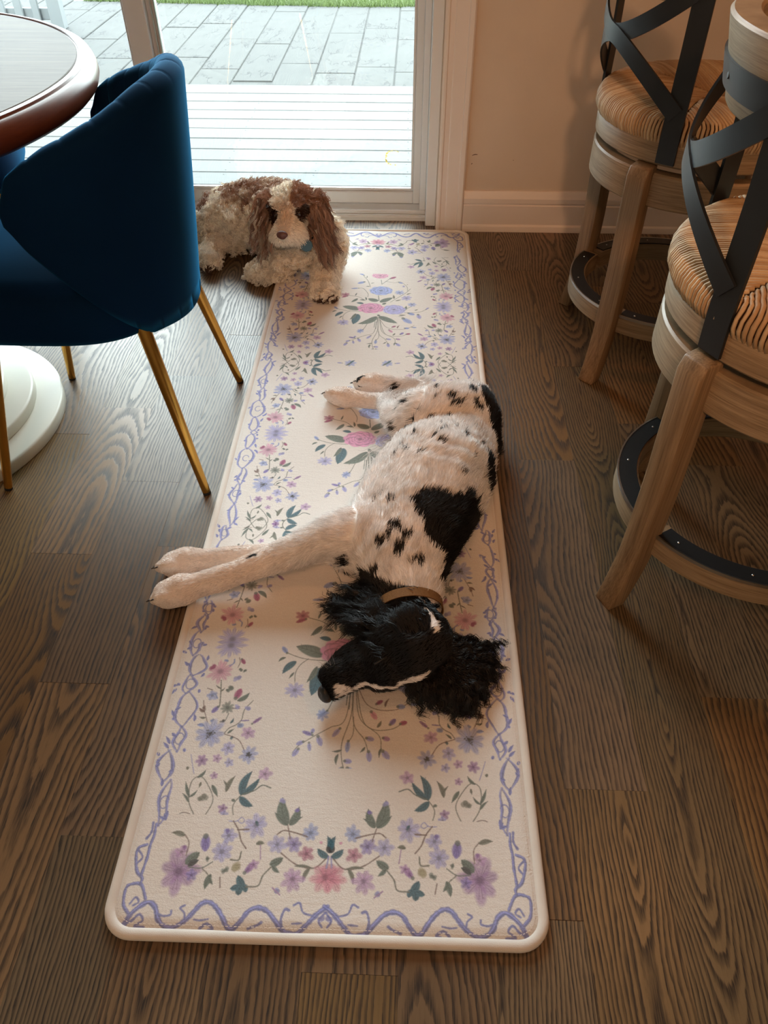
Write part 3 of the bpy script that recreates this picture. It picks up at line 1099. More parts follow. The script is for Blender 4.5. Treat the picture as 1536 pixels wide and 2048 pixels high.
    def bud(s, a, b, w, col):
        a, b = np.asarray(a), np.asarray(b)
        d = b - a
        for t, q in ((0.35, 0.8), (0.55, 1.0), (0.75, 0.75), (0.92, 0.4)):
            p = a + d * t
            s.dab(p[0], p[1], w / 2 * q, np.minimum(col * 1.25, 1), 0.8, 1.15, math.atan2(d[1], d[0]), 0.4)
        n = np.array([-d[1], d[0]]) / max(np.hypot(*d), 1e-6)
        for q in (-0.3, 0.0, 0.3):
            s.stroke([a + d * 0.2, a + d * 0.9 + n * w * q], 0.0008, col * 0.65, 0.65)
        s.dab(a[0] + d[0] * .12, a[1] + d[1] * .12, w * 0.28, INK['gn'], 0.8)

    def draw(s, items):
        for it in items:
            k, q = it[0], np.array(it[1], float).reshape(-1, 2) * 1e-4
            if k == 'S':
                s.stroke(q, it[2] * (1.25e-3 if it[2] < 2.2 else 1e-3), INK[it[3]])
                if it[3] == 'rb' and it[2] > 4:
                    s.stroke(q + [0.0004, 0.0008], it[2] * 0.3e-3, np.minimum(INK['rb'] * 1.9, 1), 0.5)
                    s.stroke(q - [0.0012, 0.002], 0.0010, INK['rb'] * 0.6, 0.7)
            elif k == 'L':
                s.leaf(q[0], q[1], it[2] * 1e-3, INK[it[3]])
            elif k == 'F':
                s.flower(q[0], it[2] * 1e-3, it[3], INK[it[4]])
                if it[4] == 'co':
                    for i in range(26):
                        a, rr = rpn.uniform(0, 2 * PI), it[2] * 1e-3 * rpn.uniform(0, 0.34)
                        s.dab(q[0][0] + rr * math.cos(a), q[0][1] + rr * math.sin(a), 0.0013, INK['dk'], 0.8)
            elif k == 'R':
                s.rose(q[0], it[2] * 1e-3, it[3] * 1e-3, INK[it[4]])
            elif k == 'B':
                s.bud(q[0], q[1], it[2] * 1e-3, INK[it[3]])
            elif k == 'K':
                for _ in range(5):
                    o = rpn.normal(0, it[2] * 0.22e-3, 2)
                    s.dab(q[0][0] + o[0], q[0][1] + o[1], it[2] * 0.36e-3, INK[it[3]] * rpn.uniform(0.8, 1.25), 0.7, 1.3, rpn.uniform(0, 3))


def rug_image():
    W, Hh = int(round(RUG_W / PX)), int(round(RUG_L / PX))
    base = np.zeros((Hh, W, 3)) + np.array(srgb(240, 236, 231))
    vv = (np.arange(Hh) + 0.5) * PX - RUG_L / 2
    # soft large fading of the cream ground
    gx = rpn.normal(0, 1, (12, 5))
    big = np.array([np.interp(np.linspace(0, 4, W), range(5), r) for r in gx])
    big = np.array([np.interp(np.linspace(0, 11, Hh), range(12), big[:, j]) for j in range(W)]).T
    base *= (1 + 0.012 * big)[..., None]
    half = Layer(-RUG_W / 2, 0.0, -0.32, 0.001)
    half.draw(RUG_PRINT['side'])
    endl = Layer(-RUG_W / 2, 0.03, -0.52, -0.28)
    endl.draw(RUG_PRINT['end'])
    endl.draw(RUG_PRINT['band'])
    bou = Layer(-0.20, 0.20, -0.24, 0.20)
    bou.draw(RUG_PRINT['bou'])
    rib = Layer(-RUG_W / 2, -0.2, -0.99, 0.0)
    # ribbon of scrolls up the side: twisted bands, C scrolls and little leaves
    v = -0.955
    k = 0
    while v < 0.0:
        L = rpn.uniform(0.034, 0.080)
        uc = -0.272 + rpn.uniform(-0.008, 0.008)
        T = np.linspace(0, 1, 12)
        w_ = rpn.uniform(0.006, 0.019)
        for sg in (-1, 1):
            P = np.c_[uc + sg * w_ * np.sin(PI * T) ** 0.8 * rpn.uniform(0.5, 1.15) + 0.0025 * np.sin(T * rpn.uniform(4, 9) + k), v + L * T]
            if rpn.random() < 0.12:
                P = P[: rpn.integers(6, 11)]
                P = np.vstack([P, P[-1] + [sg * 0.006, 0.004], P[-1] + [sg * 0.005, -0.004]])
            rib.stroke(P, rpn.uniform(0.0042, 0.0070), INK['rb'] * rpn.uniform(0.9, 1.2), 0.7, True)
            rib.stroke(P + [0.001 * sg, 0.001], 0.0013, np.minimum(INK['rb'] * 1.9, 1), 0.5, True)
            rib.stroke(P - [0.0016 * sg, 0], 0.0009, INK['rb'] * 0.6, 0.6, True)
        if k % 2 == 0:
            cx, cy = uc + w_ * 0.1, v + L * 0.5
            A = np.linspace(0.4, 5.2, 12)
            rib.stroke(np.c_[cx + 0.007 * np.cos(A), cy + 0.010 * np.sin(A)], 0.0022, INK['rb'], 0.7)
        for q in range(4):
            p = (uc + rpn.choice([-1, 1]) * w_ * 1.1, v + L * rpn.uniform(0.1, 0.9))
            rib.leaf(p, (p[0] + rpn.uniform(-0.011, 0.011), p[1] + rpn.uniform(-0.014, 0.014)), 0.005, INK['rb'])
        v += L * 0.94
        k += 1

    def put(c, a, u0, v0):
        x0, y0 = int(round((u0 + RUG_W / 2) / PX)), int(round((v0 + RUG_L / 2) / PX))
        h, w = a.shape
        sx0, sy0 = max(0, -x0), max(0, -y0)
        sx1, sy1 = min(w, W - x0), min(h, Hh - y0)
        if sx1 <= sx0 or sy1 <= sy0:
            return
        sl = (slice(y0 + sy0, y0 + sy1), slice(x0 + sx0, x0 + sx1))
        aa = a[sy0:sy1, sx0:sx1, None] * 0.9
        base[sl] = base[sl] * (1 - aa) + (c[sy0:sy1, sx0:sx1] * 0.9)

    def both(Ly, vc, flip):
        for mir in (False, True):
            c, a = Ly.c, Ly.a
            u0, v0 = Ly.u0, Ly.v0
            if mir:
                c, a = c[:, ::-1], a[:, ::-1]
                u0 = -(Ly.u0 + Ly.w * PX)
            if flip:
                c, a = c[::-1], a[::-1]
                v0 = -(Ly.v0 + Ly.h * PX)
            put(c, a, u0, vc + v0)

    tiles = (-0.635, -0.021, 0.598)
    for t in tiles:
        both(half, t, False)
        both(half, t, True)
        put(bou.c, bou.a, bou.u0 + 0.012, t + bou.v0)
    both(endl, -0.635, False)
    both(endl, 0.622, True)
    both(rib, -0.02, False)
    both(rib, -0.02, True)
    # sprigs between the medallions
    sp = Layer(-0.1, 0.1, -0.04, 0.04)
    for sg in (-1, 1):
        sp.flower((sg * 0.05, 0), 0.016, 7, INK['bl'])
        sp.leaf((sg * 0.05, 0), (sg * 0.05 + 0.012, 0.014), 0.006, INK['te'])
        sp.leaf((sg * 0.05, 0), (sg * 0.05 - 0.012, -0.012), 0.006, INK['gn'])
        sp.bud((sg * 0.07, 0), (sg * 0.086, 0.002), 0.006, INK['li'])
    for t in (-0.328, 0.289):
        put(sp.c, sp.a, sp.u0, t + sp.v0)
    # print broken up by the pile
    base *= (1 + rpn.normal(0, 0.035, (Hh, W)))[..., None]
    base = np.clip(base, 0, 1)
    img = bpy.data.images.new('rug_print', W, Hh, float_buffer=True)
    img.colorspace_settings.name = 'Non-Color'
    px = np.ones((Hh, W, 4), np.float32)
    px[..., :3] = base
    img.pixels.foreach_set(px.ravel())
    img.update()
    img.pack()
    return img


def rug_mat():
    g = G('printed_rug_pile')
    uv = g.n('TexCoord').outputs['UV']
    tx = g.n('TexImage', {'Vector': uv}, image=rug_image(), interpolation='Cubic', extension='EXTEND')
    c = g.coord()
    h = g.math('ADD', g.noise(c, 420, 3, 0.7), g.math('MULTIPLY', g.noise(g.scale(c, (60, 190, 60)), 1.0, 3), 0.8))
    return g.bsdf(tx.outputs[0], 0.95, g.bump(h, 0.6, 0.0016), 0, 0.05, Sheen_Weight=0.12, Sheen_Roughness=0.6)


def rounded_rect(w, l, r, n=8):
    P = []
    for cx, cy, a in ((w / 2 - r, l / 2 - r, 0), (-w / 2 + r, l / 2 - r, PI / 2), (-w / 2 + r, -l / 2 + r, PI), (w / 2 - r, -l / 2 + r, 1.5 * PI)):
        for i in range(n + 1):
            b = a + PI / 2 * i / n
            P.append((cx + r * math.cos(b), cy + r * math.sin(b)))
    return P


rug = empty('runner_rug', (-0.103, 1.441, 0.0), 0.0058)
tag(rug, 'long cream runner rug printed with blue and pink flowers lying toward the door', 'rug')


def rug_z(x, y):
    return 0.0006 * math.sin(x * 19 + y * 3.1) + 0.0005 * math.sin(y * 11 - x * 7)


def rug_pile():
    bm = bmesh.new()
    w, l, r = RUG_W - 0.006, RUG_L - 0.006, 0.041
    nx, ny = 24, 80
    xs = np.linspace(-w / 2, w / 2, nx + 1)
    ys = np.linspace(-l / 2, l / 2, ny + 1)
    grid = {}
    for i, x in enumerate(xs):
        for j, y in enumerate(ys):
            dx, dy = abs(x) - (w / 2 - r), abs(y) - (l / 2 - r)
            X, Y = x, y
            if dx > 0 and dy > 0:
                m = max(dx, dy)
                d = math.hypot(dx, dy)
                X = math.copysign(w / 2 - r + dx * m / d, x)
                Y = math.copysign(l / 2 - r + dy * m / d, y)
            grid[i, j] = bm.verts.new((X, Y, RUG_T + rug_z(X, Y)))
    uvl = bm.loops.layers.uv.new('UVMap')
    for i in range(nx):
        for j in range(ny):
            f = bm.faces.new((grid[i, j], grid[i + 1, j], grid[i + 1, j + 1], grid[i, j + 1]))
            f.smooth = True
    edge = [e for e in bm.edges if len(e.link_faces) == 1]
    ret = bmesh.ops.extrude_edge_only(bm, edges=edge)
    for v in [e for e in ret['geom'] if isinstance(e, bmesh.types.BMVert)]:
        v.co.z = 0.001
    bmesh.ops.recalc_face_normals(bm, faces=bm.faces)
    for f in bm.faces:
        for lp in f.loops:
            lp[uvl].uv = (lp.vert.co.x / RUG_W + 0.5, lp.vert.co.y / RUG_L + 0.5)
    me = bpy.data.meshes.new('pile')
    bm.to_mesh(me)
    bm.free()
    me.materials.append(rug_mat())
    o = bpy.data.objects.new('pile', me)
    COL.objects.link(o)
    o.parent = rug
    return o


rug_pile()
M['binding'] = plain('rug_binding_cloth', srgb(232, 224, 215), 0.85, var=0.03, nscale=30, bump=0.25, bscale=700)
P = rounded_rect(RUG_W - 0.012, RUG_L - 0.012, 0.038, 10)
sec = [(0.0085 * math.cos(a), 0.0066 * math.sin(a)) for a in np.linspace(0, 2 * PI, 11)[:-1]]
mb = MB()
n, k = len(P), len(sec)
V = []
for i in range(n):
    t = Vector((P[(i + 1) % n][0] - P[i - 1][0], P[(i + 1) % n][1] - P[i - 1][1], 0)).normalized()
    o_ = Vector((t.y, -t.x, 0))
    for a, b in sec:
        V.append((P[i][0] + o_.x * a, P[i][1] + o_.y * a, 0.0075 + b))
mb.add(V, [(i * k + q, i * k + (q + 1) % k, ((i + 1) % n) * k + (q + 1) % k, ((i + 1) % n) * k + q) for i in range(n) for q in range(k)])
bo = mb.obj('binding', M['binding'], rug, smooth=True)
bo['label'] = 'pale cloth binding rolled round the rug edge'
# row of stitches just inside the binding
st = MB()
Q = rounded_rect(RUG_W - 0.036, RUG_L - 0.036, 0.028, 10)
for i in range(n):
    a, b = np.array(Q[i]), np.array(Q[(i + 1) % n])
    L = np.hypot(*(b - a))
    m = max(1, int(L / 0.006))
    for j in range(m):
        p, q = a + (b - a) * (j + 0.15) / m, a + (b - a) * (j + 0.8) / m
        t = (q - p) / max(np.hypot(*(q - p)), 1e-6) * 0
        d = (b - a) / L
        nn = np.array([-d[1], d[0]]) * 0.0005
        z = RUG_T + 0.0012
        st.add([(*(p - nn), z), (*(q - nn), z), (*(q + nn), z), (*(p + nn), z)], [(0, 1, 2, 3)])
so = st.obj('stitching', M['binding'], rug)
so['kind'] = 'stuff'

# ================================================================ dining table
tab = empty('dining_table', (-1.215, 1.475, 0))
tag(tab, 'round wooden pedestal dining table with moulded edge and stepped cream base', 'table')
TR = 0.60
TOFF = (0.0, 0.045)                       # the top sits a little off its foot
top = MB()
top.lathe([(0.0, 0.7525), (0.10, 0.7525), (0.30, 0.7525), (TR - 0.036, 0.7525), (TR - 0.0345, 0.751)], 128, c=TOFF)
top.obj('tabletop', M['table'], tab, auto=40)
rim = MB().lathe([(TR - 0.036, 0.7512), (TR - 0.0345, 0.7500), (TR - 0.032, 0.7500), (TR - 0.030, 0.7530), (TR - 0.025, 0.7540), (TR - 0.020, 0.7525), (TR - 0.0185, 0.749), (TR - 0.0165, 0.749),
                  (TR - 0.013, 0.7488), (TR - 0.008, 0.746), (TR - 0.004, 0.739), (TR, 0.729), (TR + 0.0005, 0.718), (TR - 0.004, 0.706), (TR - 0.012, 0.699), (TR - 0.03, 0.697), (TR - 0.06, 0.697), (TR - 0.06, 0.71), (0.0, 0.71)], 128, c=TOFF)
o = rim.obj('table_edge', M['rim'], tab, auto=50)
o['label'] = 'glossy dark moulded table edge'
ap = MB().lathe([(0.0, 0.708), (0.26, 0.708), (0.26, 0.66), (0.22, 0.63), (0.0, 0.63)], 64).obj('top_support', M['cream'], tab, auto=40)
zz = 0.0
for r, h in ((0.352, 0.032), (0.290, 0.030), (0.230, 0.030), (0.168, 0.034)):
    b = 0.006
    p = MB().lathe([(0, zz), (r - 0.002, zz), (r, zz + 0.003), (r, zz + h - b), (r - b * 0.3, zz + h - b * 0.3), (r - b, zz + h), (0, zz + h)], 96, c=(0.005, -0.04))
    p.obj('base_disc', M['cream'], tab, auto=60)
    zz += h
MB().lathe([(0, zz), (0.075, zz), (0.070, zz + 0.03), (0.060, zz + 0.08), (0.058, 0.35), (0.066, 0.52), (0.10, 0.6), (0.13, 0.63), (0, 0.63)], 64).obj('pedestal_column', M['cream'], tab, auto=40)


# ================================================================ velvet chairs
def sstep(x):
    x = min(1, max(0, x))
    return x * x * (3 - 2 * x)


def shell_plan(s, a, b, n=2.15):
    ph = abs(s) * PI / 2
    x = -a * max(math.cos(ph), 0) ** (2 / n)
    y = b * math.sin(ph) ** (2 / n)
    return x, math.copysign(y, s)


def make_chair(label, group, loc, rz):
    root = empty('velvet_chair', loc, rz)
    tag(root, label, 'chair', group)
    ns, no, nr = 208, 12, 8
    loops = []
    for i in range(ns + 1):
        s = -1 + 2 * i / ns
        # even out the spacing of the superellipse
        s = math.copysign(abs(s) ** 1.0, s)
        u = abs(s)
        ztop = float(np.interp(shell_plan(s, 0.267, 0.255)[0], [-0.28, -0.25, -0.20, -0.15, -0.10, -0.06, -0.02, 0.0], [0.800, 0.792, 0.766, 0.747, 0.730, 0.714, 0.690, 0.676]))
        x_mid, _ = shell_plan(s, 0.25, 0.245)
        f = min(1, max(0, (x_mid + 0.195) / 0.195))
        zbot = 0.358 + 0.016 * sstep(u * 2) + 0.235 * f ** 1.15
        endt = sstep((1 - u) / 0.06)
        ztop -= (1 - endt) * 0.022
        zbot += (1 - endt) * 0.012
        T = 0.022 + 0.030 * sstep((1 - u) / 0.25)
        chan = abs(math.sin(PI * (s * 6.5 + 0.5)))
        groove = chan ** 0.3
        loop = []
        for j in range(no + 1):                          # outer face, bottom to top
            t = j / no
            z = zbot + (ztop - 0.02 - zbot) * t
            a = 0.222 + 0.046 * max(0.0, (z - 0.378) / 0.437) ** 0.9
            b = 0.236 + 0.022 * ((z - 0.385) / 0.43)
            loop.append((*shell_plan(s, a, b), z))
        a_o = 0.284 - 0.0
        a = 0.222 + 0.046 * ((ztop - 0.02 - 0.378) / 0.437) ** 0.9
        b = 0.236 + 0.022 * ((ztop - 0.02 - 0.385) / 0.43)
        for j in range(1, nr):                           # rolled rim
            q = PI * j / nr
            inn = T / 2 * (1 - math.cos(q))
            z = ztop - 0.02 + (0.0215 + 0.0022 * groove) * math.sin(q)
            loop.append((*shell_plan(s, a - inn, b - inn), z))
        zi0 = max(zbot, 0.45)
        for j in range(no + 1):                          # channelled inner face, top to bottom
            t = j / no
            z = ztop - 0.02 + (zi0 - ztop + 0.02) * t
            a = 0.222 + 0.046 * max(0.0, (z - 0.378) / 0.437) ** 0.9 - T
            b = 0.236 + 0.022 * ((z - 0.385) / 0.43) - T
            d = 0.011 * groove * sstep(t * 5 + 0.12)
            loop.append((*shell_plan(s, a - d, b - d), z))
        loops.append(loop)
    k = len(loops[0])
    V = [p for lp in loops for p in lp]
    F = [(i * k + q, (i + 1) * k + q, (i + 1) * k + (q + 1) % k, i * k + (q + 1) % k) for i in range(ns) for q in range(k)]
    F += [tuple(range(k)), tuple(ns * k + q for q in range(k))[::-1]]
    bk = mesh_obj('backrest', V, F, M['velvet'], root, smooth=True)
    # seat: thick rounded cushion
    V, F = [], []
    prof = [(0.90, 0.372), (0.965, 0.378), (0.992, 0.392), (1.0, 0.42), (0.992, 0.452), (0.965, 0.468), (0.90, 0.478), (0.7, 0.484), (0.4, 0.487), (0.1, 0.488)]
    m = 64
    for fsc, z in prof:
        for i in range(m):
            a = 2 * PI * i / m
            ca, sa = math.cos(a), math.sin(a)
            x = 0.055 + 0.245 * fsc * math.copysign(abs(ca) ** 0.62, ca)
            yy = 0.228 * fsc * math.copysign(abs(sa) ** 0.62, sa)
            V.append((x, yy, z))
    for j in range(len(prof) - 1):
        for i in range(m):
            F.append((j * m + i, j * m + (i + 1) % m, (j + 1) * m + (i + 1) % m, (j + 1) * m + i))
    F.append(tuple(range(m))[::-1])
    F.append(tuple((len(prof) - 1) * m + i for i in range(m)))
    mesh_obj('seat', V, F, M['velvet'], root, smooth=True)
    for sx, sy in ((-1, -1), (-1, 1), (1, -1), (1, 1)):
        ft = Vector((0.226 * sx, 0.217 * sy, 0.0))
        tp = Vector((0.148 * sx, 0.154 * sy, 0.41))
        L = MB().tube([tp, tp.lerp(ft, 0.3), tp.lerp(ft, 0.96), tp.lerp(ft, 0.985)], 0.0145, 12, scales=[1.0, 0.93, 0.66, 0.62]).obj('leg', M['gold'], root, auto=40)
        tpn = MB().tube([tp.lerp(ft, 0.985), ft], 0.0092, 12).obj('foot_cap', M['tip'], L, auto=40)
    return root


make_chair('navy velvet barrel chair with channel tufted back and brass legs beside the rug', 'navy velvet dining chairs', (-0.668, 1.43, 0), PI)
make_chair('second navy velvet chair mostly hidden under the far side of the round table', 'navy velvet dining chairs', (-1.305, 2.11, 0), math.radians(-72))


# ================================================================ counter stools
def rush_mat():
    g = G('woven_rush')
    c = g.coord()
    a = g.n('Attribute', attribute_name='shade').outputs['Fac']
    f = g.noise(c, 160, 3, 0.6)
    col = g.mix(g.math('ADD', g.math('MULTIPLY', a, 0.7), g.math('MULTIPLY', f, 0.35), clamp=True), srgb(158, 122, 84), srgb(208, 182, 146))
    col = g.mix(g.math('MULTIPLY', a, -1.0, clamp=True), col, srgb(88, 60, 38))
    return g.bsdf(col, 0.62, g.bump(g.noise(c, 420, 2), 0.4, 0.001), 0, 0.3)


M['rush'] = rush_mat()


def rush_seat(root, rot):
    """cords woven over the rim in four triangles"""
    R, r0 = 0.252, 0.0034
    Vs, Fs, sh = [], [], []
    rr = random.Random(int(rot * 100) + 5)
    nsec = 6

    def z_at(x, y):
        d = math.hypot(x, y) / R
        return 0.640 + 0.016 * math.sin(PI * min(1, d) ** 1.4) - 0.010 * (1 - d) ** 2

    for sct in range(4):
        a0 = rot + sct * PI / 2
        ca, sa = math.cos(a0), math.sin(a0)
        n = 52
        for i in range(n):
            t = (i + 0.5) / n * 2 - 1
            off = t * R * 0.705
            out = math.sqrt(R * R - off * off)
            inn = abs(off) + 0.004
            pts = []
            m = 7
            for j in range(m):
                q = inn + (out - 0.006 - inn) * j / (m - 1)
                lat = off + 0.0007 * math.sin(j * 2.1 + i)
                pts.append((q, lat, z_at(q, lat)))
            ex = out
            for dx, dz in ((0.004, -0.006), (0.0105, -0.018), (0.011, -0.032), (0.004, -0.046), (-0.006, -0.052)):
                k = 1 + dx / R
                pts.append((ex * k, off * k, 0.640 + dz + 0.001))
            W = [(x * ca - y * sa, x * sa + y * ca, z) for x, y, z in pts]
            rad = r0 * rr.uniform(0.88, 1.16)
            sec = [(rad * math.cos(2 * PI * q / nsec), rad * math.sin(2 * PI * q / nsec)) for q in range(nsec)]
            mb = MB().sweep(W, sec, side=(-sa, ca, 0), scales=[1 + 0.09 * math.sin(j * 1.9 + i * 1.3) for j in range(len(W))])
            base = len(Vs)
            Vs += mb.V
            Fs += [tuple(v + base for v in f) for f in mb.F]
            sh += [rr.uniform(0, 1)] * len(mb.V)
    # packing under the cords
    mb = MB().lathe([(0, 0.624), (0.12, 0.631), (0.2, 0.639), (0.240, 0.634), (0.2515, 0.62), (0.2495, 0.60), (0.24, 0.59), (0, 0.59)], 64)
    base = len(Vs)
    Vs += mb.V
    Fs += [tuple(v + base for v in f) for f in mb.F]
    sh += [-1.1] * len(mb.V)  # packing given a dark tone that stands for shade between the cords
    o = mesh_obj('rush_seat', Vs, Fs, M['rush'], root, smooth=True)
    at = o.data.attributes.new('shade', 'FLOAT', 'POINT')
    at.data.foreach_set('value', sh)
    o['label'] = 'woven rush cord seat'
    return o


def make_stool(label, group, loc, rot, phi):
    root = empty('counter_stool', loc, 0.0)
    tag(root, label, 'stool', group)
    ct = lambda r, a, z: (r * math.cos(a), r * math.sin(a), z)
    # lower apron ring and upper seat ring with the swivel between
    MB().lathe([(0.225, 0.458), (0.251, 0.458), (0.2545, 0.462), (0.2545, 0.527), (0.251, 0.531), (0.225, 0.531), (0.225, 0.458)], 72).obj('apron_ring', M['stool'], root, auto=40)
    MB().lathe([(0, 0.531), (0.17, 0.531), (0.17, 0.548), (0, 0.548)], 40).obj('swivel_plate', M['black'], root, auto=40)
    MB().lathe([(0.0, 0.548), (0.252, 0.548), (0.256, 0.552), (0.2575, 0.598), (0.254, 0.603), (0.0, 0.603)], 72).obj('seat_ring', M['stool'], root, auto=40)
    rush_seat(root, phi)
    # sabre legs
    for k in range(4):
        a = rot + PI / 4 + k * PI / 2
        rad = Vector((math.cos(a), math.sin(a), 0))
        tan = Vector((-math.sin(a), math.cos(a), 0))
        path = catmull([(0.262, 0.541), (0.259, 0.42), (0.256, 0.28), (0.262, 0.14), (0.277, 0.05), (0.2905, 0.0)], 6)
        hw, hd = 0.024, 0.020
        V, F = [], []
        m = len(path)
        for i, (r, z) in enumerate(path):
            q = 1.0 - 0.1 * sstep(1 - z / 0.25)
            ex = 0.0
            if i == 0:
                ex = -0.008
            for sa_, sb in ((-1, -1), (1, -1), (1, 1), (-1, 1)):
                p = rad * (r + sb * (hd * q + (ex if sb > 0 else 0))) + tan * (sa_ * hw * q)
                zz_ = z + (0.0 if sb > 0 or i else 0.006)
                V.append((p.x, p.y, zz_ if z > 0 else 0.0))
        for i in range(m - 1):
            for q in range(4):
                F.append((i * 4 + q, (i + 1) * 4 + q, (i + 1) * 4 + (q + 1) % 4, i * 4 + (q + 1) % 4))
        F += [(0, 1, 2, 3), tuple((m - 1) * 4 + q for q in range(4))[::-1]]
        bm = bmesh.new()
        vs = [bm.verts.new(v) for v in V]
        for f in F:
            bm.faces.new([vs[i] for i in f])
        bmesh.ops.recalc_face_normals(bm, faces=bm.faces)
        eds = [e for e in bm.edges if e.calc_face_angle(0) > 0.6]
        bmesh.ops.bevel(bm, geom=eds, offset=0.0025, segments=2, affect='EDGES', profile=0.5)
        me = bpy.data.meshes.new('leg')
        bm.to_mesh(me)
        bm.free()
        me.materials.append(M['stool_leg'])
        o = bpy.data.objects.new('leg', me)
        COL.objects.link(o)
        o.parent = root
        sharp_by_angle(me, 45)
        # foot rail segment with its metal plate, from this leg to the next
        d = 0.090
        b0, b1 = a + d, a + PI / 2 - d
        b = 0.002
        rl = MB().arc([(0.213, 0.137), (0.250, 0.137), (0.252, 0.139), (0.252, 0.181), (0.250, 0.183), (0.213, 0.183)], 20, a + 0.04, a + PI / 2 - 0.04).obj('foot_rail', M['stool'], root, auto=40)
        pl = MB().arc([(0.2165, 0.1835), (0.2500, 0.1835), (0.2500, 0.1862), (0.2165, 0.1862)], 20, b0, b1).obj('foot_plate', M['black'], rl, auto=30)
        e = MB().arc([(0.2502, 0.180), (0.2532, 0.180), (0.2532, 0.1868), (0.2502, 0.1868)], 20, b0, b1).obj('plate_edge', M['steel'], rl, auto=30)
        for t in (0.1, 0.5, 0.9):
            q = b0 + (b1 - b0) * t
            MB().lathe([(0, 0.1876), (0.0016, 0.1872), (0.0022, 0.1862)], 8, c=(0.234 * math.cos(q), 0.234 * math.sin(q))).obj('screw', M['steel'], rl, auto=60)
    # metal back: two bars, crossed straps, band round the wooden top rail
    hb = 0.75
    zs = [0.556, 0.62, 0.70, 0.78, 0.84, 0.885]
    rs_ = [0.2605, 0.264, 0.263, 0.2635, 0.266, 0.268]
    sw, tk = 0.0205, 0.0028
    sec = [(-sw, -tk), (sw, -tk), (sw, tk), (-sw, tk)]
    r_of = lambda z: float(np.interp(z, zs, rs_))
    for sg in (-1, 1):
        a = phi + sg * hb
        pts = catmull([ct(r, a, z) for r, z in zip(rs_, zs)], 5)
        MB().sweep(pts, sec, side=(-math.sin(a), math.cos(a), 0)).obj('back_bar', M['black'], root, auto=30)
    for sg in (-1, 1):
        pts, side = [], []
        for i in range(25):
            t = i / 24
            u = 2 * t - 1
            a = phi + sg * hb * (-1 + 2 * t)
            z = 0.878 - 0.225 * (0.5 + 0.5 * math.copysign(abs(u) ** 1.55, u))
            r = r_of(z) + 0.012 * (1 - u * u) + 0.003 + (0.0015 if sg > 0 else -0.0015)
            pts.append(ct(r, a, z))
        for i in range(25):
            t_ = (Vector(pts[min(i + 1, 24)]) - Vector(pts[max(i - 1, 0)])).normalized()
            a = phi + sg * hb * (-1 + 2 * i / 24)
            nrm = Vector((math.cos(a), math.sin(a), 0))
            side.append(t_.cross(nrm)[:])
        MB().sweep(pts, [(-0.017, -0.0022), (0.017, -0.0022), (0.017, 0.0022), (-0.017, 0.0022)], side=side).obj('cross_strap', M['black'], root, auto=30)
    # top rail
    n = 44
    A = 1.0
    V, F = [], []
    k = 8
    for i in range(n + 1):
        u = -1 + 2 * i / n
        a = phi + A * u
        e = (1 - abs(u) ** 5)
        zt = 0.885 + 0.055 * e ** 0.5
        zb = 0.885 - 0.052 * e ** 0.5 * (1 - 0.25 * u * u)
        ro = lambda z: 0.246 + 0.22 * (z - 0.82)
        for r, z in ((ro(zb) - 0.003, zb), (ro(zb), zb + 0.004), (ro(zt), zt - 0.004), (ro(zt) - 0.004, zt), (ro(zt) - 0.036, zt), (ro(zt) - 0.040, zt - 0.004), (ro(zb) - 0.026, zb + 0.004), (ro(zb) - 0.023, zb)):
            V.append(ct(r, a, z))
    for i in range(n):
        for q in range(k):
            F.append((i * k + q, (i + 1) * k + q, (i + 1) * k + (q + 1) % k, i * k + (q + 1) % k))
    F += [tuple(range(k)), tuple(n * k + q for q in range(k))[::-1]]
    mesh_obj('top_rail', V, F, M['stool'], root, auto=35)
    bd = MB()
    pr = [(0.2525, 0.857), (0.2585, 0.857), (0.2665, 0.894), (0.2605, 0.894)]
    bd.arc(pr, 40, phi - A * 0.97, phi + A * 0.97)
    bdo = bd.obj('rail_band', M['black'], root, auto=30)
    for sg in (-1, 1):
        a = phi + sg * hb * 0.25
        MB().lathe([(0.0, 0.0), (0.004, 0.0), (0.0045, -0.001), (0.0045, -0.004)], 10).obj('bolt', M['tip'], bdo, auto=60).matrix_local = Matrix.Translation(ct(0.2635, a, 0.876)) @ Matrix.Rotation(a, 4, 'Z') @ Matrix.Rotation(PI / 2, 4, 'Y')
    return root


make_stool('farther wooden counter stool with rush seat and black cross back by the baseboard', 'rush seat counter stools', (0.688, 1.894, 0), 0.0, math.radians(192))
make_stool('nearer wooden counter stool with rush seat and curved wooden top rail in view', 'rush seat counter stools', (0.663, 1.07, 0), math.radians(-17.8), math.radians(165.5))

# ================================================================ dogs
def blob_chain(nodes, step=0.28):
    """nodes: (x,y,z,r[,flat]) -> list of ellipsoids along the polyline; flat squashes z"""
    out = []
    N = [tuple(n) + ((1.0,) if len(n) == 4 else ()) for n in nodes]
    for a, b in zip(N[:-1], N[1:]):
        L = math.dist(a[:3], b[:3])
        k = max(1, int(L / (step * min(a[3], b[3]))))
        for i in range(k):
            t = i / k
            out.append(tuple(a[q] * (1 - t) + b[q] * t for q in range(5)))
    out.append(N[-1])
    return out


_ico = {}


def ico(sub):
    if sub not in _ico:
        bm = bmesh.new()
        bmesh.ops.create_icosphere(bm, subdivisions=sub, radius=1.0)
        bm.verts.index_update()
        _ico[sub] = (np.array([v.co[:] for v in bm.verts]), [tuple(v.index for v in f.verts) for f in bm.faces])
        bm.free()
    return _ico[sub]


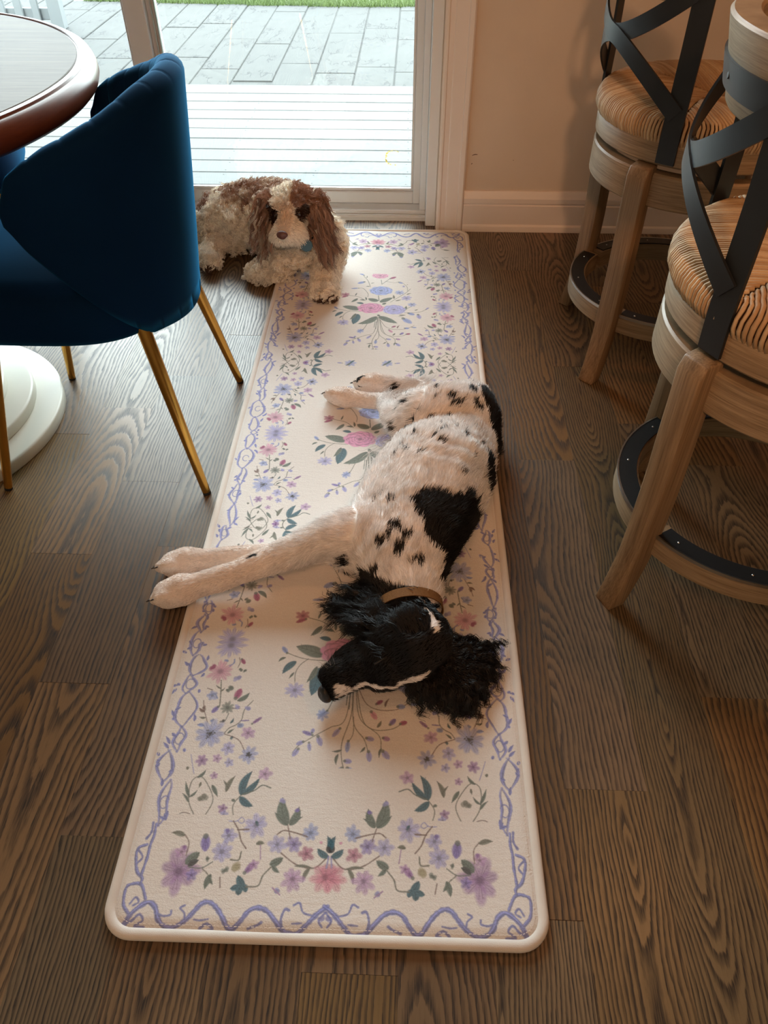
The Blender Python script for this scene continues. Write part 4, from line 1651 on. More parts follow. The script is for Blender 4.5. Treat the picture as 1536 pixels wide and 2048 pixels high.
def skin_blobs(name, blobs, voxel, smooth_n, mat, parent, ells=()):
    """one continuous body from many overlapping ellipsoids"""
    IV, IF = ico(2)
    V, F = [], []
    for x, y, z, r, fl in blobs:
        k = len(V)
        V += (IV * np.array([r, r, r * fl]) + np.array([x, y, z])).tolist()
        F += [tuple(i + k for i in f) for f in IF]
    for c, ax, rad in ells:                      # oriented ellipsoids: centre, 3 axis vectors, radii
        k = len(V)
        A = np.array(ax, float)
        V += ((IV * np.array(rad)) @ A + np.array(c)).tolist()
        F += [tuple(i + k for i in f) for f in IF]
    o = mesh_obj(name, V, F, mat, parent, smooth=True)
    m = o.modifiers.new('r', 'REMESH')
    m.mode = 'VOXEL'
    m.voxel_size = voxel
    m2 = o.modifiers.new('s', 'SMOOTH')
    m2.iterations = smooth_n
    m2.factor = 0.5
    bpy.context.view_layer.update()
    dg = bpy.context.evaluated_depsgraph_get()
    me = bpy.data.meshes.new_from_object(o.evaluated_get(dg))
    old = o.data
    o.modifiers.clear()
    o.data = me
    me.name = name
    bpy.data.meshes.remove(old)
    me.materials.clear()
    me.materials.append(mat)
    me.polygons.foreach_set('use_smooth', [True] * len(me.polygons))
    return o


def mesh_arrays(me):
    nv = len(me.vertices)
    co = np.empty(nv * 3)
    me.vertices.foreach_get('co', co)
    no = np.empty(nv * 3)
    me.vertices.foreach_get('normal', no)
    me.calc_loop_triangles()
    tr = np.empty(len(me.loop_triangles) * 3, np.int32)
    me.loop_triangles.foreach_get('vertices', tr)
    return co.reshape(-1, 3), no.reshape(-1, 3), tr.reshape(-1, 3)


def floor_press(me, fn):
    co, _, _ = mesh_arrays(me)
    fl = fn(co[:, 0], co[:, 1])
    d = co[:, 2] - fl
    co[:, 2] = np.where(d < 0.004, fl + 0.0004, co[:, 2])
    me.vertices.foreach_set('co', co.ravel())
    me.update()


def ground_at(x, y):
    dx, dy = x + 0.103, y - 1.441
    c, s = math.cos(0.0058), math.sin(0.0058)
    u, v = dx * c + dy * s, -dx * s + dy * c
    d = np.maximum(np.abs(u) - RUG_W / 2, np.abs(v) - RUG_L / 2)         # signed distance outside the rug
    return np.interp(d, [-0.026, -0.018, 0.008, 0.018], [RUG_T + 0.0022, 0.0152, 0.0152, 0.0012])


def paint(me, colors):
    if 'col' in me.attributes:
        me.attributes.remove(me.attributes['col'])
    a = me.attributes.new('col', 'FLOAT_COLOR', 'POINT')
    c4 = np.ones((len(colors), 4), np.float32)
    c4[:, :3] = colors
    a.data.foreach_set('color', c4.ravel())


def scatter(me, n, rng, keep=None):
    co, no, tr = mesh_arrays(me)
    P = co[tr]
    ar = np.linalg.norm(np.cross(P[:, 1] - P[:, 0], P[:, 2] - P[:, 0]), axis=1)
    i = rng.choice(len(tr), n, p=ar / ar.sum())
    a, b = rng.random(n), rng.random(n)
    fl = a + b > 1
    a[fl], b[fl] = 1 - a[fl], 1 - b[fl]
    w = np.c_[1 - a - b, a, b][..., None]
    p = (P[i] * w).sum(1)
    nn = (no[tr][i] * w).sum(1)
    nn /= np.linalg.norm(nn, axis=1, keepdims=True) + 1e-9
    if keep is not None:
        m = keep(p, nn)
        p, nn = p[m], nn[m]
    return p, nn


def flow_dir(p, nn, segs):
    """hair direction from the nearest bone, made tangent to the skin"""
    best = np.full(len(p), 1e9)
    d = np.zeros_like(p)
    for a, b, r, dv in segs:
        a, b = np.array(a), np.array(b)
        ab = b - a
        t = np.clip(((p - a) @ ab) / (ab @ ab), 0, 1)
        dist = np.linalg.norm(p - (a + t[:, None] * ab), axis=1) / r
        m = dist < best
        best[m] = dist[m]
        d[m] = np.array(dv) / np.linalg.norm(dv)
    d = d - nn * (d * nn).sum(1, keepdims=True)
    d /= np.linalg.norm(d, axis=1, keepdims=True) + 1e-6
    return d


def hair(name, pts, radii, cols, mat, parent):
    """pts (n,k,3), radii (k,), cols (n,3)"""
    n, k, _ = pts.shape
    hc = bpy.data.hair_curves.new(name)
    hc.add_curves([k] * n)
    hc.attributes['position'].data.foreach_set('vector', pts.astype(np.float32).ravel())
    ra = hc.attributes.get('radius') or hc.attributes.new('radius', 'FLOAT', 'POINT')
    rr = np.broadcast_to(radii, (n, k)) if np.ndim(radii) == 1 else radii
    ra.data.foreach_set('value', np.ascontiguousarray(rr, dtype=np.float32).ravel())
    ca = hc.attributes.new('col', 'FLOAT_COLOR', 'CURVE')
    c4 = np.ones((n, 4), np.float32)
    c4[:, :3] = cols
    ca.data.foreach_set('color', c4.ravel())
    hc.materials.append(mat)
    o = bpy.data.objects.new(name, hc)
    COL.objects.link(o)
    o.parent = parent
    o['kind'] = 'stuff'
    return o


def vnoise(p, sc, seed=0):
    """smooth value noise, vectorised"""
    q = p * sc + seed * 17.3
    i = np.floor(q).astype(np.int64)
    f = q - i
    f = f * f * (3 - 2 * f)
    out = np.zeros(len(p))
    for dx in (0, 1):
        for dy in (0, 1):
            for dz in (0, 1):
                h = ((i[:, 0] + dx) * 374761393 + (i[:, 1] + dy) * 668265263 + (i[:, 2] + dz) * 2147483647 + seed * 974711) & 0xFFFFFFFF
                h = ((h ^ (h >> 13)) * 1274126177) & 0xFFFFFFFF
                h = (h ^ (h >> 16)) / 0xFFFFFFFF
                w = (f[:, 0] if dx else 1 - f[:, 0]) * (f[:, 1] if dy else 1 - f[:, 1]) * (f[:, 2] if dz else 1 - f[:, 2])
                out += w * h
    return out


HAIR = hair_mat('dog_hair', 0.05)
HAIRB = hair_mat('black_dog_hair', 0.045, 0.36)
SKIN = vcol_mat('dog_skin', 0.85, 0.15)
M['nose'] = plain('dog_nose', srgb(20, 18, 18), 0.38, var=0.2, nscale=200, bump=0.3, bscale=500)
M['nose_b'] = plain('brown_dog_nose', srgb(96, 62, 58), 0.4, var=0.15, nscale=200, bump=0.3, bscale=500)
M['eye'] = plain('dog_eye', srgb(40, 24, 16), 0.08, spec=0.8)
M['claw'] = plain('dog_claw', srgb(58, 46, 42), 0.4)


def tube_ring(name, c, nrm, ra, rb, w, th, mat, parent, ref=(0, 0, 1), n=48):
    nrm = Vector(nrm).normalized()
    a = Vector(ref)
    a = (a - nrm * a.dot(nrm)).normalized()
    b = nrm.cross(a)
    V, F = [], []
    for i in range(n):
        t = 2 * PI * i / n
        o_ = a * math.cos(t) + b * math.sin(t)
        p = Vector(c) + a * (ra * math.cos(t)) + b * (rb * math.sin(t))
        for q, h in ((-w / 2, 0), (-w / 2, th), (w / 2, th), (w / 2, 0)):
            V.append((p + nrm * q + o_ * h)[:])
    F = [(i * 4 + q, ((i + 1) % n) * 4 + q, ((i + 1) % n) * 4 + (q + 1) % 4, i * 4 + (q + 1) % 4) for i in range(n) for q in range(4)]
    return mesh_obj(name, V, F, mat, parent, auto=40)


# ---------------------------------------------------------------- spaniel asleep on its side
def unit(v):
    v = np.array(v, float)
    return v / np.linalg.norm(v)


SP_O = np.array([0.0, 1.1, 0.0])
spaniel = empty('spaniel', SP_O)
tag(spaniel, 'black and white spotted spaniel asleep on its side across the middle of the rug', 'dog')
G0 = RUG_T
bl = []
T = lambda *n: bl.extend(blob_chain([(x - SP_O[0], y - SP_O[1], z, r, f) for x, y, z, r, f in n]))
# trunk, rump to shoulder (flat = lying on its side)
T((0.148, 1.462, 0.070, 0.066, 0.95), (0.138, 1.40, 0.076, 0.084, 0.88), (0.112, 1.335, 0.072, 0.096, 0.78), (0.092, 1.275, 0.080, 0.110, 0.76), (0.070, 1.205, 0.092, 0.124, 0.76),
  (0.040, 1.130, 0.094, 0.130, 0.74), (0.012, 1.055, 0.092, 0.122, 0.76), (-0.005, 0.985, 0.088, 0.104, 0.82), (0.002, 0.925, 0.082, 0.080, 0.88), (0.013, 0.868, 0.077, 0.061, 0.95), (0.015, 0.83, 0.075, 0.052, 1.0), (0.018, 0.80, 0.074, 0.052, 1.0))
# breast between the forelegs
T((-0.06, 1.02, 0.07, 0.075, 0.8), (-0.095, 1.00, 0.068, 0.058, 0.85))
# shoulder blade, upper foreleg
T((0.0, 1.02, 0.125, 0.066, 0.7), (-0.065, 1.005, 0.118, 0.058, 0.75), (-0.135, 0.998, 0.100, 0.044, 0.85), (-0.17, 0.990, 0.090, 0.036, 0.9), (-0.245, 0.958, 0.074, 0.030, 1), (-0.315, 0.930, 0.061, 0.0245, 1), (-0.350, 0.918, 0.055, 0.026, 1), (-0.395, 0.905, 0.047, 0.025, 0.95), (-0.420, 0.899, 0.043, 0.034, 0.9), (-0.444, 0.893, 0.037, 0.031, 0.9))
# lower foreleg
T((-0.09, 1.03, 0.045, 0.045, 0.8), (-0.17, 1.015, 0.040, 0.032, 0.85), (-0.26, 1.000, 0.036, 0.024, 0.95), (-0.345, 0.990, 0.035, 0.0245, 1), (-0.40, 0.982, 0.034, 0.024, 0.95), (-0.430, 0.977, 0.035, 0.033, 0.9), (-0.452, 0.973, 0.032, 0.030, 0.88))
# upper thigh, stifle, hock, paw
T((0.135, 1.415, 0.105, 0.072, 0.7), (0.085, 1.385, 0.126, 0.068, 0.72), (0.035, 1.360, 0.122, 0.058, 0.75), (0.000, 1.352, 0.100, 0.044, 0.8))
T((0.085, 1.43, 0.095, 0.060, 0.8), (0.03, 1.42, 0.095, 0.052, 0.8), (-0.005, 1.385, 0.092, 0.040, 0.8))
T((-0.004, 1.352, 0.098, 0.038, 0.85), (-0.028, 1.40, 0.085, 0.030, 0.95), (-0.046, 1.455, 0.070, 0.023, 1), (-0.056, 1.490, 0.060, 0.0215, 1), (-0.095, 1.508, 0.048, 0.0205, 1), (-0.130, 1.525, 0.041, 0.022, 1), (-0.150, 1.535, 0.038, 0.029, 0.9), (-0.174, 1.545, 0.035, 0.027, 0.88))
# lower hind leg
T((0.06, 1.38, 0.05, 0.06, 0.7), (-0.005, 1.325, 0.045, 0.040, 0.85), (-0.022, 1.30, 0.036, 0.028, 0.9))
T((0.10, 1.47, 0.05, 0.045, 0.8), (0.06, 1.55, 0.036, 0.026, 0.95), (0.040, 1.592, 0.034, 0.021, 1), (-0.01, 1.600, 0.031, 0.0185, 1), (-0.055, 1.603, 0.031, 0.022, 1), (-0.080, 1.606, 0.034, 0.029, 0.9), (-0.104, 1.610, 0.031, 0.027, 0.88))
# tail stub along the rug edge
T((0.175, 1.45, 0.055, 0.030, 0.9), (0.200, 1.40, 0.048, 0.022, 0.9), (0.204, 1.34, 0.042, 0.018, 0.9))
# toes
for px_, py_, pz_, dx, dy in ((-0.452, 0.892, 0.029, -0.93, -0.25), (-0.462, 0.972, 0.026, -0.98, -0.1), (-0.180, 1.547, 0.030, -0.93, 0.35), (-0.110, 1.610, 0.027, -0.98, 0.1)):
    n_ = unit((-dy, dx, 0))
    for k_, (lat, fw, zz_) in enumerate(((-0.034, -0.002, 0.002), (-0.0115, 0.009, 0.004), (0.0115, 0.009, 0.002), (0.033, -0.002, -0.003))):
        c = np.array([px_, py_, pz_]) + np.array([dx, dy, 0]) * fw + n_ * lat * 0.55 + np.array([0, 0, lat * 0.75 + zz_ * 0.5])
        T((*(c - np.array([dx, dy, 0]) * 0.010), 0.0125, 0.95), (*c, 0.0142, 0.95), (*(c + np.array([dx, dy, 0]) * 0.008 - np.array([0, 0, 0.003])), 0.0130, 0.95))
# head, lying on its right cheek
HA = unit((-0.165, -0.098, -0.030))                        # toward the nose
HD = np.array((0.46, -0.80, -0.12))
HD = unit(HD - HA * (HD @ HA))                             # top of the skull faces the camera side
HL = np.cross(HA, HD)
HL = HL if HL[2] > 0 else -HL                              # up-facing cheek
HC = np.array((0.006, 0.758, 0.073))
hp = lambda a, d, l: HC + HA * a + HD * d + HL * l
ells = []
for a, d, l, ra, rd, rl in ((0, 0, 0, 0.072, 0.064, 0.060), (-0.035, -0.002, 0, 0.056, 0.058, 0.056), (0.045, 0.004, 0, 0.05, 0.050, 0.048), (0.085, -0.010, -0.002, 0.045, 0.035, 0.034),
                            (0.118, -0.010, -0.004, 0.034, 0.029, 0.030), (0.138, -0.004, -0.006, 0.020, 0.022, 0.023), (0.125, -0.022, 0.010, 0.030, 0.020, 0.015), (0.075, -0.038, 0.0, 0.055, 0.020, 0.022),
                            (0.050, 0.024, 0.024, 0.022, 0.014, 0.013), (0.050, 0.024, -0.024, 0.022, 0.014, 0.013), (-0.02, -0.02, 0.04, 0.04, 0.03, 0.02), (0.02, -0.012, 0.034, 0.04, 0.035, 0.02)):
    ells.append((hp(a, d, l) - SP_O, (HA, HD, HL), (ra, rd, rl)))
# ear flaps: the upper one thrown back over the throat, the lower one spread on the rug
e1 = unit((-0.55, 0.78, -0.30))
n1 = unit(np.cross(e1, (0.75, 0.55, 0.1)))
for q, (t, w_) in enumerate(((0.0, 0.038), (0.035, 0.050), (0.07, 0.056), (0.105, 0.050))):
    c = np.array((0.010, 0.775, 0.108)) + e1 * t + np.array((0, 0, 0.010 * math.sin(t * 20)))
    s1 = unit(np.cross(n1, e1))
    ells.append((c - SP_O, (e1, s1, n1), (0.040, w_, 0.013)))
e2 = unit((0.85, -0.32, 0.0))
for t, w_, z_ in ((0.0, 0.034, 0.040), (0.03, 0.046, 0.030), (0.06, 0.044, 0.024)):
    c = np.array((0.040, 0.765, z_)) + e2 * t
    ells.append((c - SP_O, (e2, unit(np.cross((0, 0, 1), e2)), np.array((0, 0, 1.0))), (0.036, w_, 0.013)))
body = skin_blobs('body', bl, 0.0042, 4, SKIN, spaniel, ells)
floor_press(body.data, lambda x, y: ground_at(x + SP_O[0], y + SP_O[1]))


def in_poly(x, y, P):
    ins = np.zeros(len(x), bool)
    n_ = len(P)
    for i in range(n_):
        x0, y0 = P[i]
        x1, y1 = P[(i + 1) % n_]
        c = ((y0 > y) != (y1 > y)) & (x < (x1 - x0) * (y - y0) / (y1 - y0 + 1e-12) + x0)
        ins ^= c
    return ins


WHITE, CREAM_, BLACKF = np.array(srgb(243, 240, 238)), np.array(srgb(232, 214, 200)), np.array(srgb(11, 10, 12))
SADDLE = [[0.002, 1.019], [0.025, 1.04], [0.061, 1.05], [0.098, 1.057], [0.135, 1.081], [0.154, 1.067], [0.171, 1.084], [0.3, 1.1], [0.3, 0.9], [0.1, 0.86], [0.074, 0.882], [0.066, 0.891], [0.076, 0.93], [0.047, 0.939], [0.031, 0.972], [0.02, 0.998]]
RUMP = [[0.171, 1.414], [0.188, 1.338], [0.201, 1.302], [0.21, 1.288], [0.21, 1.229], [0.202, 1.206], [0.32, 1.3], [0.34, 1.62], [0.211, 1.471], [0.18, 1.481]]
RUMP2 = [[0.171, 1.214], [0.184, 1.219], [0.191, 1.186], [0.185, 1.15], [0.173, 1.105], [0.167, 1.14]]
NAPE = [[0.019, 0.838], [0.044, 0.826], [0.05, 0.8], [0.062, 0.768], [0.06, 0.758], [0.052, 0.758], [0.05, 0.783], [0.038, 0.81], [0.028, 0.828]]
SPOTS = [[-0.018, 0.959, 0.022, 0.016, 0.5, 1], [-0.043, 0.93, 0.01, 0.016, 0.5, 1], [-0.031, 0.941, 0.01, 0.014, 0.5, 1], [0.004, 0.943, 0.018, 0.012, 0.5, 1], [-0.006, 0.917, 0.024, 0.014, 0.5, 1], [-0.109, 0.942, 0.01, 0.018, 0.5, 1], [0.026, 0.898, 0.02, 0.008, 0.5, 1], [-0.052, 0.887, 0.012, 0.01, 0.5, 1], [-0.007, 1.299, 0.016, 0.013, 0.5, 1], [0.002, 1.372, 0.012, 0.014, 0.5, 1], [0.097, 1.365, 0.02, 0.012, 0.5, 1], [0.107, 1.351, 0.034, 0.008, 0.5, 1], [0.152, 1.408, 0.018, 0.022, 0.5, 1], [0.16, 1.364, 0.014, 0.024, 0.5, 1], [0.051, 1.307, 0.012, 0.01, 0.5, 1], [0.089, 1.308, 0.02, 0.008, 0.5, 1], [0.025, 1.152, 0.012, 0.012, 0.5, 1], [0.073, 1.189, 0.012, 0.01, 0.5, 1], [0.001, 1.169, 0.008, 0.014, 0.5, 1], [0.115, 1.11, 0.01, 0.016, 0.5, 1], [0.124, 1.232, 0.009, 0.012, 0.5, 1], [0.162, 1.226, 0.01, 0.012, 0.5, 1], [0.109, 1.256, 0.008, 0.012, 0.5, 1], [-0.021, 1.366, 0.01, 0.006, 0.5, 1], [-0.033, 1.581, 0.018, 0.008, 0.5, 1], [-0.116, 1.593, 0.016, 0.012, 0.5, 1], [0.055, 1.203, 0.022, 0.005, 0.5, 1], [0.14, 1.176, 0.007, 0.009, 0.5, 1], [-0.027, 1.329, 0.006, 0.02, 0.5, 1], [-0.053, 1.039, 0.018, 0.006, 0.5, 1], [-0.028, 1.022, 0.016, 0.009, 0.5, 1], [-0.286, 0.947, 0.011, 0.006, 0, 1], [-0.421, 0.797, 0.012, 0.008, 0, 1], [-0.472, 0.931, 0.01, 0.012, 0, 1]]
HAIRLINE = [[-0.036, 0.858], [0.065, 0.819]]


def spaniel_col(p):
    """coat markings by place on the body (world coordinates)"""
    n_ = len(p)
    j = np.c_[vnoise(p, 70, 1) - 0.5, vnoise(p, 70, 2) - 0.5, vnoise(p, 70, 3) - 0.5] * 0.013
    q = p + j
    x, y, z = q[:, 0], q[:, 1], q[:, 2]
    col = np.tile(WHITE, (n_, 1))
    col *= (0.95 + 0.1 * vnoise(p, 35, 4))[:, None]
    # legs and feet a little creamier
    leg = np.clip((-0.20 - p[:, 0]) / 0.1, 0, 1) * (p[:, 1] < 1.2) + np.clip((-0.05 - p[:, 0]) / 0.06, 0, 1) * (p[:, 1] > 1.35)
    col = col * (1 - 0.6 * leg[:, None]) + CREAM_ * 0.6 * leg[:, None]
    # marking positions are read on the lit upper side, so project along the slope of the flank
    blk = in_poly(x, y, SADDLE) | in_poly(x, y, RUMP) | in_poly(x, y, RUMP2)
    for sx, sy, ra, rb, an, dens in SPOTS:
        c, s = math.cos(an), math.sin(an)
        dx, dy = x - sx, y - sy
        d = np.hypot((dx * c + dy * s) / (ra * 0.66), (-dx * s + dy * c) / (rb * 0.66))
        blk |= (d < 1) & (z > 0.03)
    # ticking
    tk = vnoise(p, 85, 9)
    reg = (p[:, 1] > 1.05) & (p[:, 0] > -0.03)
    blk |= (tk > 0.845) & reg & (vnoise(p, 14, 12) > 0.45)
    # head: black with a white blaze and a white fleck on the nape
    rel = p - HC
    a, d, l = rel @ HA, rel @ HD, rel @ HL
    head = (x - HAIRLINE[0][0]) * (HAIRLINE[1][1] - HAIRLINE[0][1]) - (y - HAIRLINE[0][1]) * (HAIRLINE[1][0] - HAIRLINE[0][0])
    hd = (head > 0) & (p[:, 1] < 0.90) & (p[:, 0] > -0.2)
    eb = np.array((0.010, 0.775, 0.108))
    et = np.clip((p - eb) @ e1, -0.03, 0.15)
    ear = (np.linalg.norm((p - eb - et[:, None] * e1) * np.array((1, 1, 1.5)), axis=1) < 0.062) & (((p - eb) @ e1) < 0.16) & (p[:, 2] > 0.07) & (p[:, 0] < 0.03)
    blk |= hd | ear
    rel2 = q - HC
    a2, d2, l2 = rel2 @ HA, rel2 @ HD, rel2 @ HL
    bw = np.interp(a2, [-0.01, 0.02, 0.06, 0.10, 0.135], [0.002, 0.009, 0.004, 0.006, 0.012])
    blaze = (np.abs(l2 - 0.004) < bw) & (d2 > 0) & (a2 > -0.012) & (a2 < 0.14)
    nape = in_poly(x, y, NAPE) & (z > 0.05)
    blk &= ~(blaze | nape)
    speck = (vnoise(p, 160, 20) > 0.72) & blaze & (a2 > 0.08)
    blk |= speck
    col[blk] = BLACKF * (0.8 + 0.5 * vnoise(p[blk], 50, 7))[:, None]
    return col, blk, hd, ear


co, no, tr = mesh_arrays(body.data)
paint(body.data, spaniel_col(co + SP_O)[0])
SEG = [((0.15, 1.46, .07), (0.0, 0.98, .09), 0.11, (0.18, 0.5, 0.0)), ((0.02, 0.92, .08), (0.02, 0.82, .08), 0.07, (-0.1, 0.6, 0.1)),
       ((-0.05, 1.0, .11), (-0.17, 0.99, .09), 0.05, (-0.8, 0.25, -0.5)), ((-0.17, 0.99, .09), (-0.46, 0.89, .03), 0.026, (-0.9, -0.3, -0.2)), ((-0.1, 1.02, .04), (-0.46, 0.97, .03), 0.026, (-0.98, -0.1, -0.1)),
       ((0.13, 1.41, .1), (0.0, 1.352, .1), 0.06, (-0.75, 0.1, -0.4)), ((0.0, 1.352, .1), (-0.056, 1.49, .06), 0.03, (-0.35, 0.9, -0.2)), ((-0.056, 1.49, .06), (-0.18, 1.547, .03), 0.024, (-0.9, 0.4, -0.1)),
       ((0.06, 1.55, .03), (-0.11, 1.61, .03), 0.024, (-0.98, 0.1, 0)), (tuple(hp(-0.05, 0, 0)), tuple(hp(0.14, 0, 0)), 0.045, tuple(-HA + 0.15 * HL)),
       ((0.01, 0.775, 0.108), tuple(np.array((0.01, 0.775, 0.108)) + e1 * 0.12), 0.03, tuple(e1)), ((0.04, 0.765, 0.035), tuple(np.array((0.04, 0.765, 0.03)) + e2 * 0.08), 0.03, tuple(e2))]
SEG = [(np.array(a) - SP_O, np.array(b) - SP_O, r, d) for a, b, r, d in SEG]
up = lambda p, nn: (nn[:, 2] > -0.45)
p, nn = scatter(body.data, 150000, RNG, up)
d = flow_dir(p, nn, SEG)
col, blk, hd, ear = spaniel_col(p + SP_O)
sw = vnoise(p, 22, 30)[:, None] - 0.5
side = np.cross(nn, d)
d = d + side * sw * 1.1 + RNG.normal(0, 0.16, p.shape)
d /= np.linalg.norm(d, axis=1, keepdims=True)
pw = p + SP_O
short = np.clip(((-0.18 - pw[:, 0]) / 0.08), 0, 1) * (pw[:, 1] < 1.2) + ((pw[:, 0] < -0.05) & (pw[:, 1] > 1.4))
pawd = np.min([np.linalg.norm(pw - np.array(c_), axis=1) for c_ in ((-0.452, 0.892, 0.035), (-0.460, 0.972, 0.03), (-0.180, 1.547, 0.034), (-0.110, 1.610, 0.03))], axis=0)
ln = np.clip(pawd / 0.07, 0.42, 1) * RNG.uniform(0.010, 0.019, len(p)) * (1 - 0.62 * np.clip(short, 0, 1)) * np.where(hd & ~ear, 0.5, 1.0)
t = np.linspace(0, 1, 4)
lift = 0.34
pts = p[:, None, :] + (d[:, None, :] * t[None, :, None] + nn[:, None, :] * (lift * t * (1 - 0.45 * t))[None, :, None]) * ln[:, None, None]
gz_ = ground_at(pts[..., 0] + SP_O[0], pts[..., 1] + SP_O[1]) + 0.0006
pts[..., 2] = np.maximum(pts[..., 2], gz_)
cl = col * RNG.uniform(0.84, 1.12, (len(p), 1)) * (0.86 + 0.26 * vnoise(pw, 90, 33))[:, None]
pk = (0.28 * np.clip(vnoise(pw, 11, 34) * 2.4 - 1.1, 0, 1) * (col.mean(1) > 0.3))[:, None]
cl = cl * (1 - pk) + cl * np.array((1.0, 0.86, 0.80)) * pk
coat = hair('coat', pts, np.array([0.00042, 0.00038, 0.00028, 0.0001]), cl, HAIR, body)
# feathering behind the forelegs, breast and thighs
def tufts(name, centers, n, L, spread, dirv, colr, mat, wav=0.0, wl=30.0, rad=0.0005, k=9, parent=None, droop=0.3, per=1):
    P, C = [], []
    cc = np.array(centers)
    i = RNG.integers(0, len(cc), n)
    s = cc[i] + RNG.normal(0, 1, (n, 3)) * np.array(spread)
    dv = np.array(dirv, float) if np.ndim(dirv) == 1 else np.array(dirv)[i]
    dd = dv + RNG.normal(0, 0.22, (n, 3))
    dd /= np.linalg.norm(dd, axis=1, keepdims=True)
    t = np.linspace(0, 1, k)
    LL = L * RNG.uniform(0.6, 1.15, n)
    sd = np.cross(dd, np.array((0, 0, 1.0)) + RNG.normal(0, 0.3, (n, 3)))
    sd /= np.linalg.norm(sd, axis=1, keepdims=True)
    ph = RNG.uniform(0, 2 * PI, n)
    tone = RNG.uniform(0.75, 1.25, (n, 1))
    if per > 1:                                            # hairs gathered in locks
        s, dd, sd, ph, LL, tone = [np.repeat(z_, per, axis=0) for z_ in (s, dd, sd, ph, LL, tone)]
        n = n * per
        s = s + RNG.normal(0, 0.0022, s.shape)
        dd = dd + RNG.normal(0, 0.06, dd.shape)
        ph = ph + RNG.normal(0, 0.35, n)
        LL = LL * RNG.uniform(0.8, 1.1, n)
    pts = s[:, None] + dd[:, None] * (LL[:, None] * t)[..., None] + sd[:, None] * (wav * np.sin(ph[:, None] * 0.4 + wl * LL[:, None] * t * 8) * t ** 0.7)[..., None]
    pts[..., 2] -= droop * LL[:, None] * t ** 2
    g_ = ground_at(pts[..., 0] + SP_O[0], pts[..., 1] + SP_O[1]) + 0.001
    pts[..., 2] = np.maximum(pts[..., 2], g_ + 0.002 * RNG.random((n, 1)))
    cols_ = np.array(colr) * tone * RNG.uniform(0.85, 1.15, (n, 1))
    return hair(name, pts, np.linspace(rad, rad * 0.35, k), cols_, mat, parent)


fe = [(-0.12, 1.06, 0.05), (-0.16, 1.03, 0.035), (-0.20, 1.02, 0.03), (-0.02, 1.30, 0.03), (-0.02, 1.335, 0.05), (0.03, 1.60, 0.035), (0.05, 1.58, 0.035), (-0.04, 1.47, 0.07)]
tufts('feathering', [np.array(f) - SP_O for f in fe], 1500, 0.04, (0.018, 0.018, 0.012), [(-0.6, 0.6, -0.2), (-0.5, 0.7, -0.2), (-0.5, 0.7, -0.2), (-0.6, -0.5, -0.1), (-0.7, -0.2, -0.1), (0.3, 0.8, 0.1), (0.4, 0.7, 0.1), (0.4, 0.7, 0.1)],
      WHITE * 0.95, HAIR, 0.003, 16, 0.00045, 7, body, 0.35)
# long wavy black ear hair
e1p = [np.array((0.010, 0.775, 0.118)) + e1 * t_ + unit(np.cross(n1, e1)) * s_ for t_ in (0.0, 0.03, 0.06, 0.09, 0.115) for s_ in (-0.045, -0.02, 0.005, 0.03, 0.045)]
h1 = tufts('ear_hair', [c - SP_O for c in e1p], 620, 0.060, (0.012, 0.012, 0.006), tuple(e1 + np.array((-0.25, -0.15, 0.05))), BLACKF * 1.15, HAIRB, 0.0034, 24, 0.00052, 14, body, 0.45, 22)
h1['label'] = 'long wavy black hair of the upper ear'
e2p = [np.array((0.040, 0.765, 0.045)) + e2 * t_ + np.cross((0, 0, 1), e2) * s_ for t_ in (0.0, 0.03, 0.06, 0.08) for s_ in (-0.04, -0.02, 0.0, 0.02, 0.035)]
e2d = [tuple(e2 * (0.6 + 6 * t_) + np.cross((0, 0, 1), e2) * s_ * 22 + np.array((0, 0, 0.1))) for t_ in (0.0, 0.03, 0.06, 0.08) for s_ in (-0.04, -0.02, 0.0, 0.02, 0.035)]
h2 = tufts('ear_hair', [c - SP_O for c in e2p], 520, 0.040, (0.011, 0.011, 0.005), e2d, BLACKF * 1.1, HAIRB, 0.0052, 46, 0.00055, 16, body, 0.8, 20)
h2['label'] = 'curly black hair of the ear spread on the rug'
# nose leather, closed eye, whiskers, claws, collar
nv = MB()
IV, IF = ico(3)
nz = []
for v in IV:
    a, d_, l = v * np.array((0.013, 0.0155, 0.0185))
    if v[0] < 0:
        a *= 0.7
    for sg in (-1, 1):
        q = math.exp(-(((v[1] - 0.05) / 0.28) ** 2 + ((v[2] - sg * 0.5) / 0.24) ** 2)) * (v[0] > 0.2)
        a -= 0.004 * q
    nz.append((hp(0.154 + a, -0.001 + d_, -0.006 + l) - SP_O))
nv.add(nz, IF)
o = nv.obj('nose', M['nose'], spaniel, smooth=True)
o['label'] = 'dark leathery nose'
for sg in (1,):
    ep = hp(0.052, 0.016, 0.042) - SP_O
    mb = MB().tube(catmull([ep + HA * 0.012, ep + HL * 0.003 + HD * 0.001, ep - HA * 0.012], 6), 0.0022, 8, scales=None)
    mb.obj('eyelid', M['nose'], spaniel, smooth=True)
wh = []
for i in range(14):
    s = hp(0.128 + RNG.uniform(-.012, .006), -0.022 + RNG.uniform(-.006, .006), 0.018 + RNG.uniform(-.008, .004)) - SP_O
    dv = unit(HA * RNG.uniform(-.2, .5) - HD * 0.8 + HL * RNG.uniform(0.1, 0.6))
    tt = np.linspace(0, 1, 6)
    wh.append(s + dv * (tt[:, None] * 0.035) - np.array((0, 0, 0.012)) * tt[:, None] ** 2)
hair('whiskers', np.array(wh), np.linspace(0.00022, 0.00008, 6), np.tile(np.array(srgb(170, 165, 160)), (14, 1)), HAIR, body)
cm = G('tan_webbing')
_c = cm.coord()
_f = cm.noise(cm.scale(_c, (400, 400, 400)), 1.0, 2)
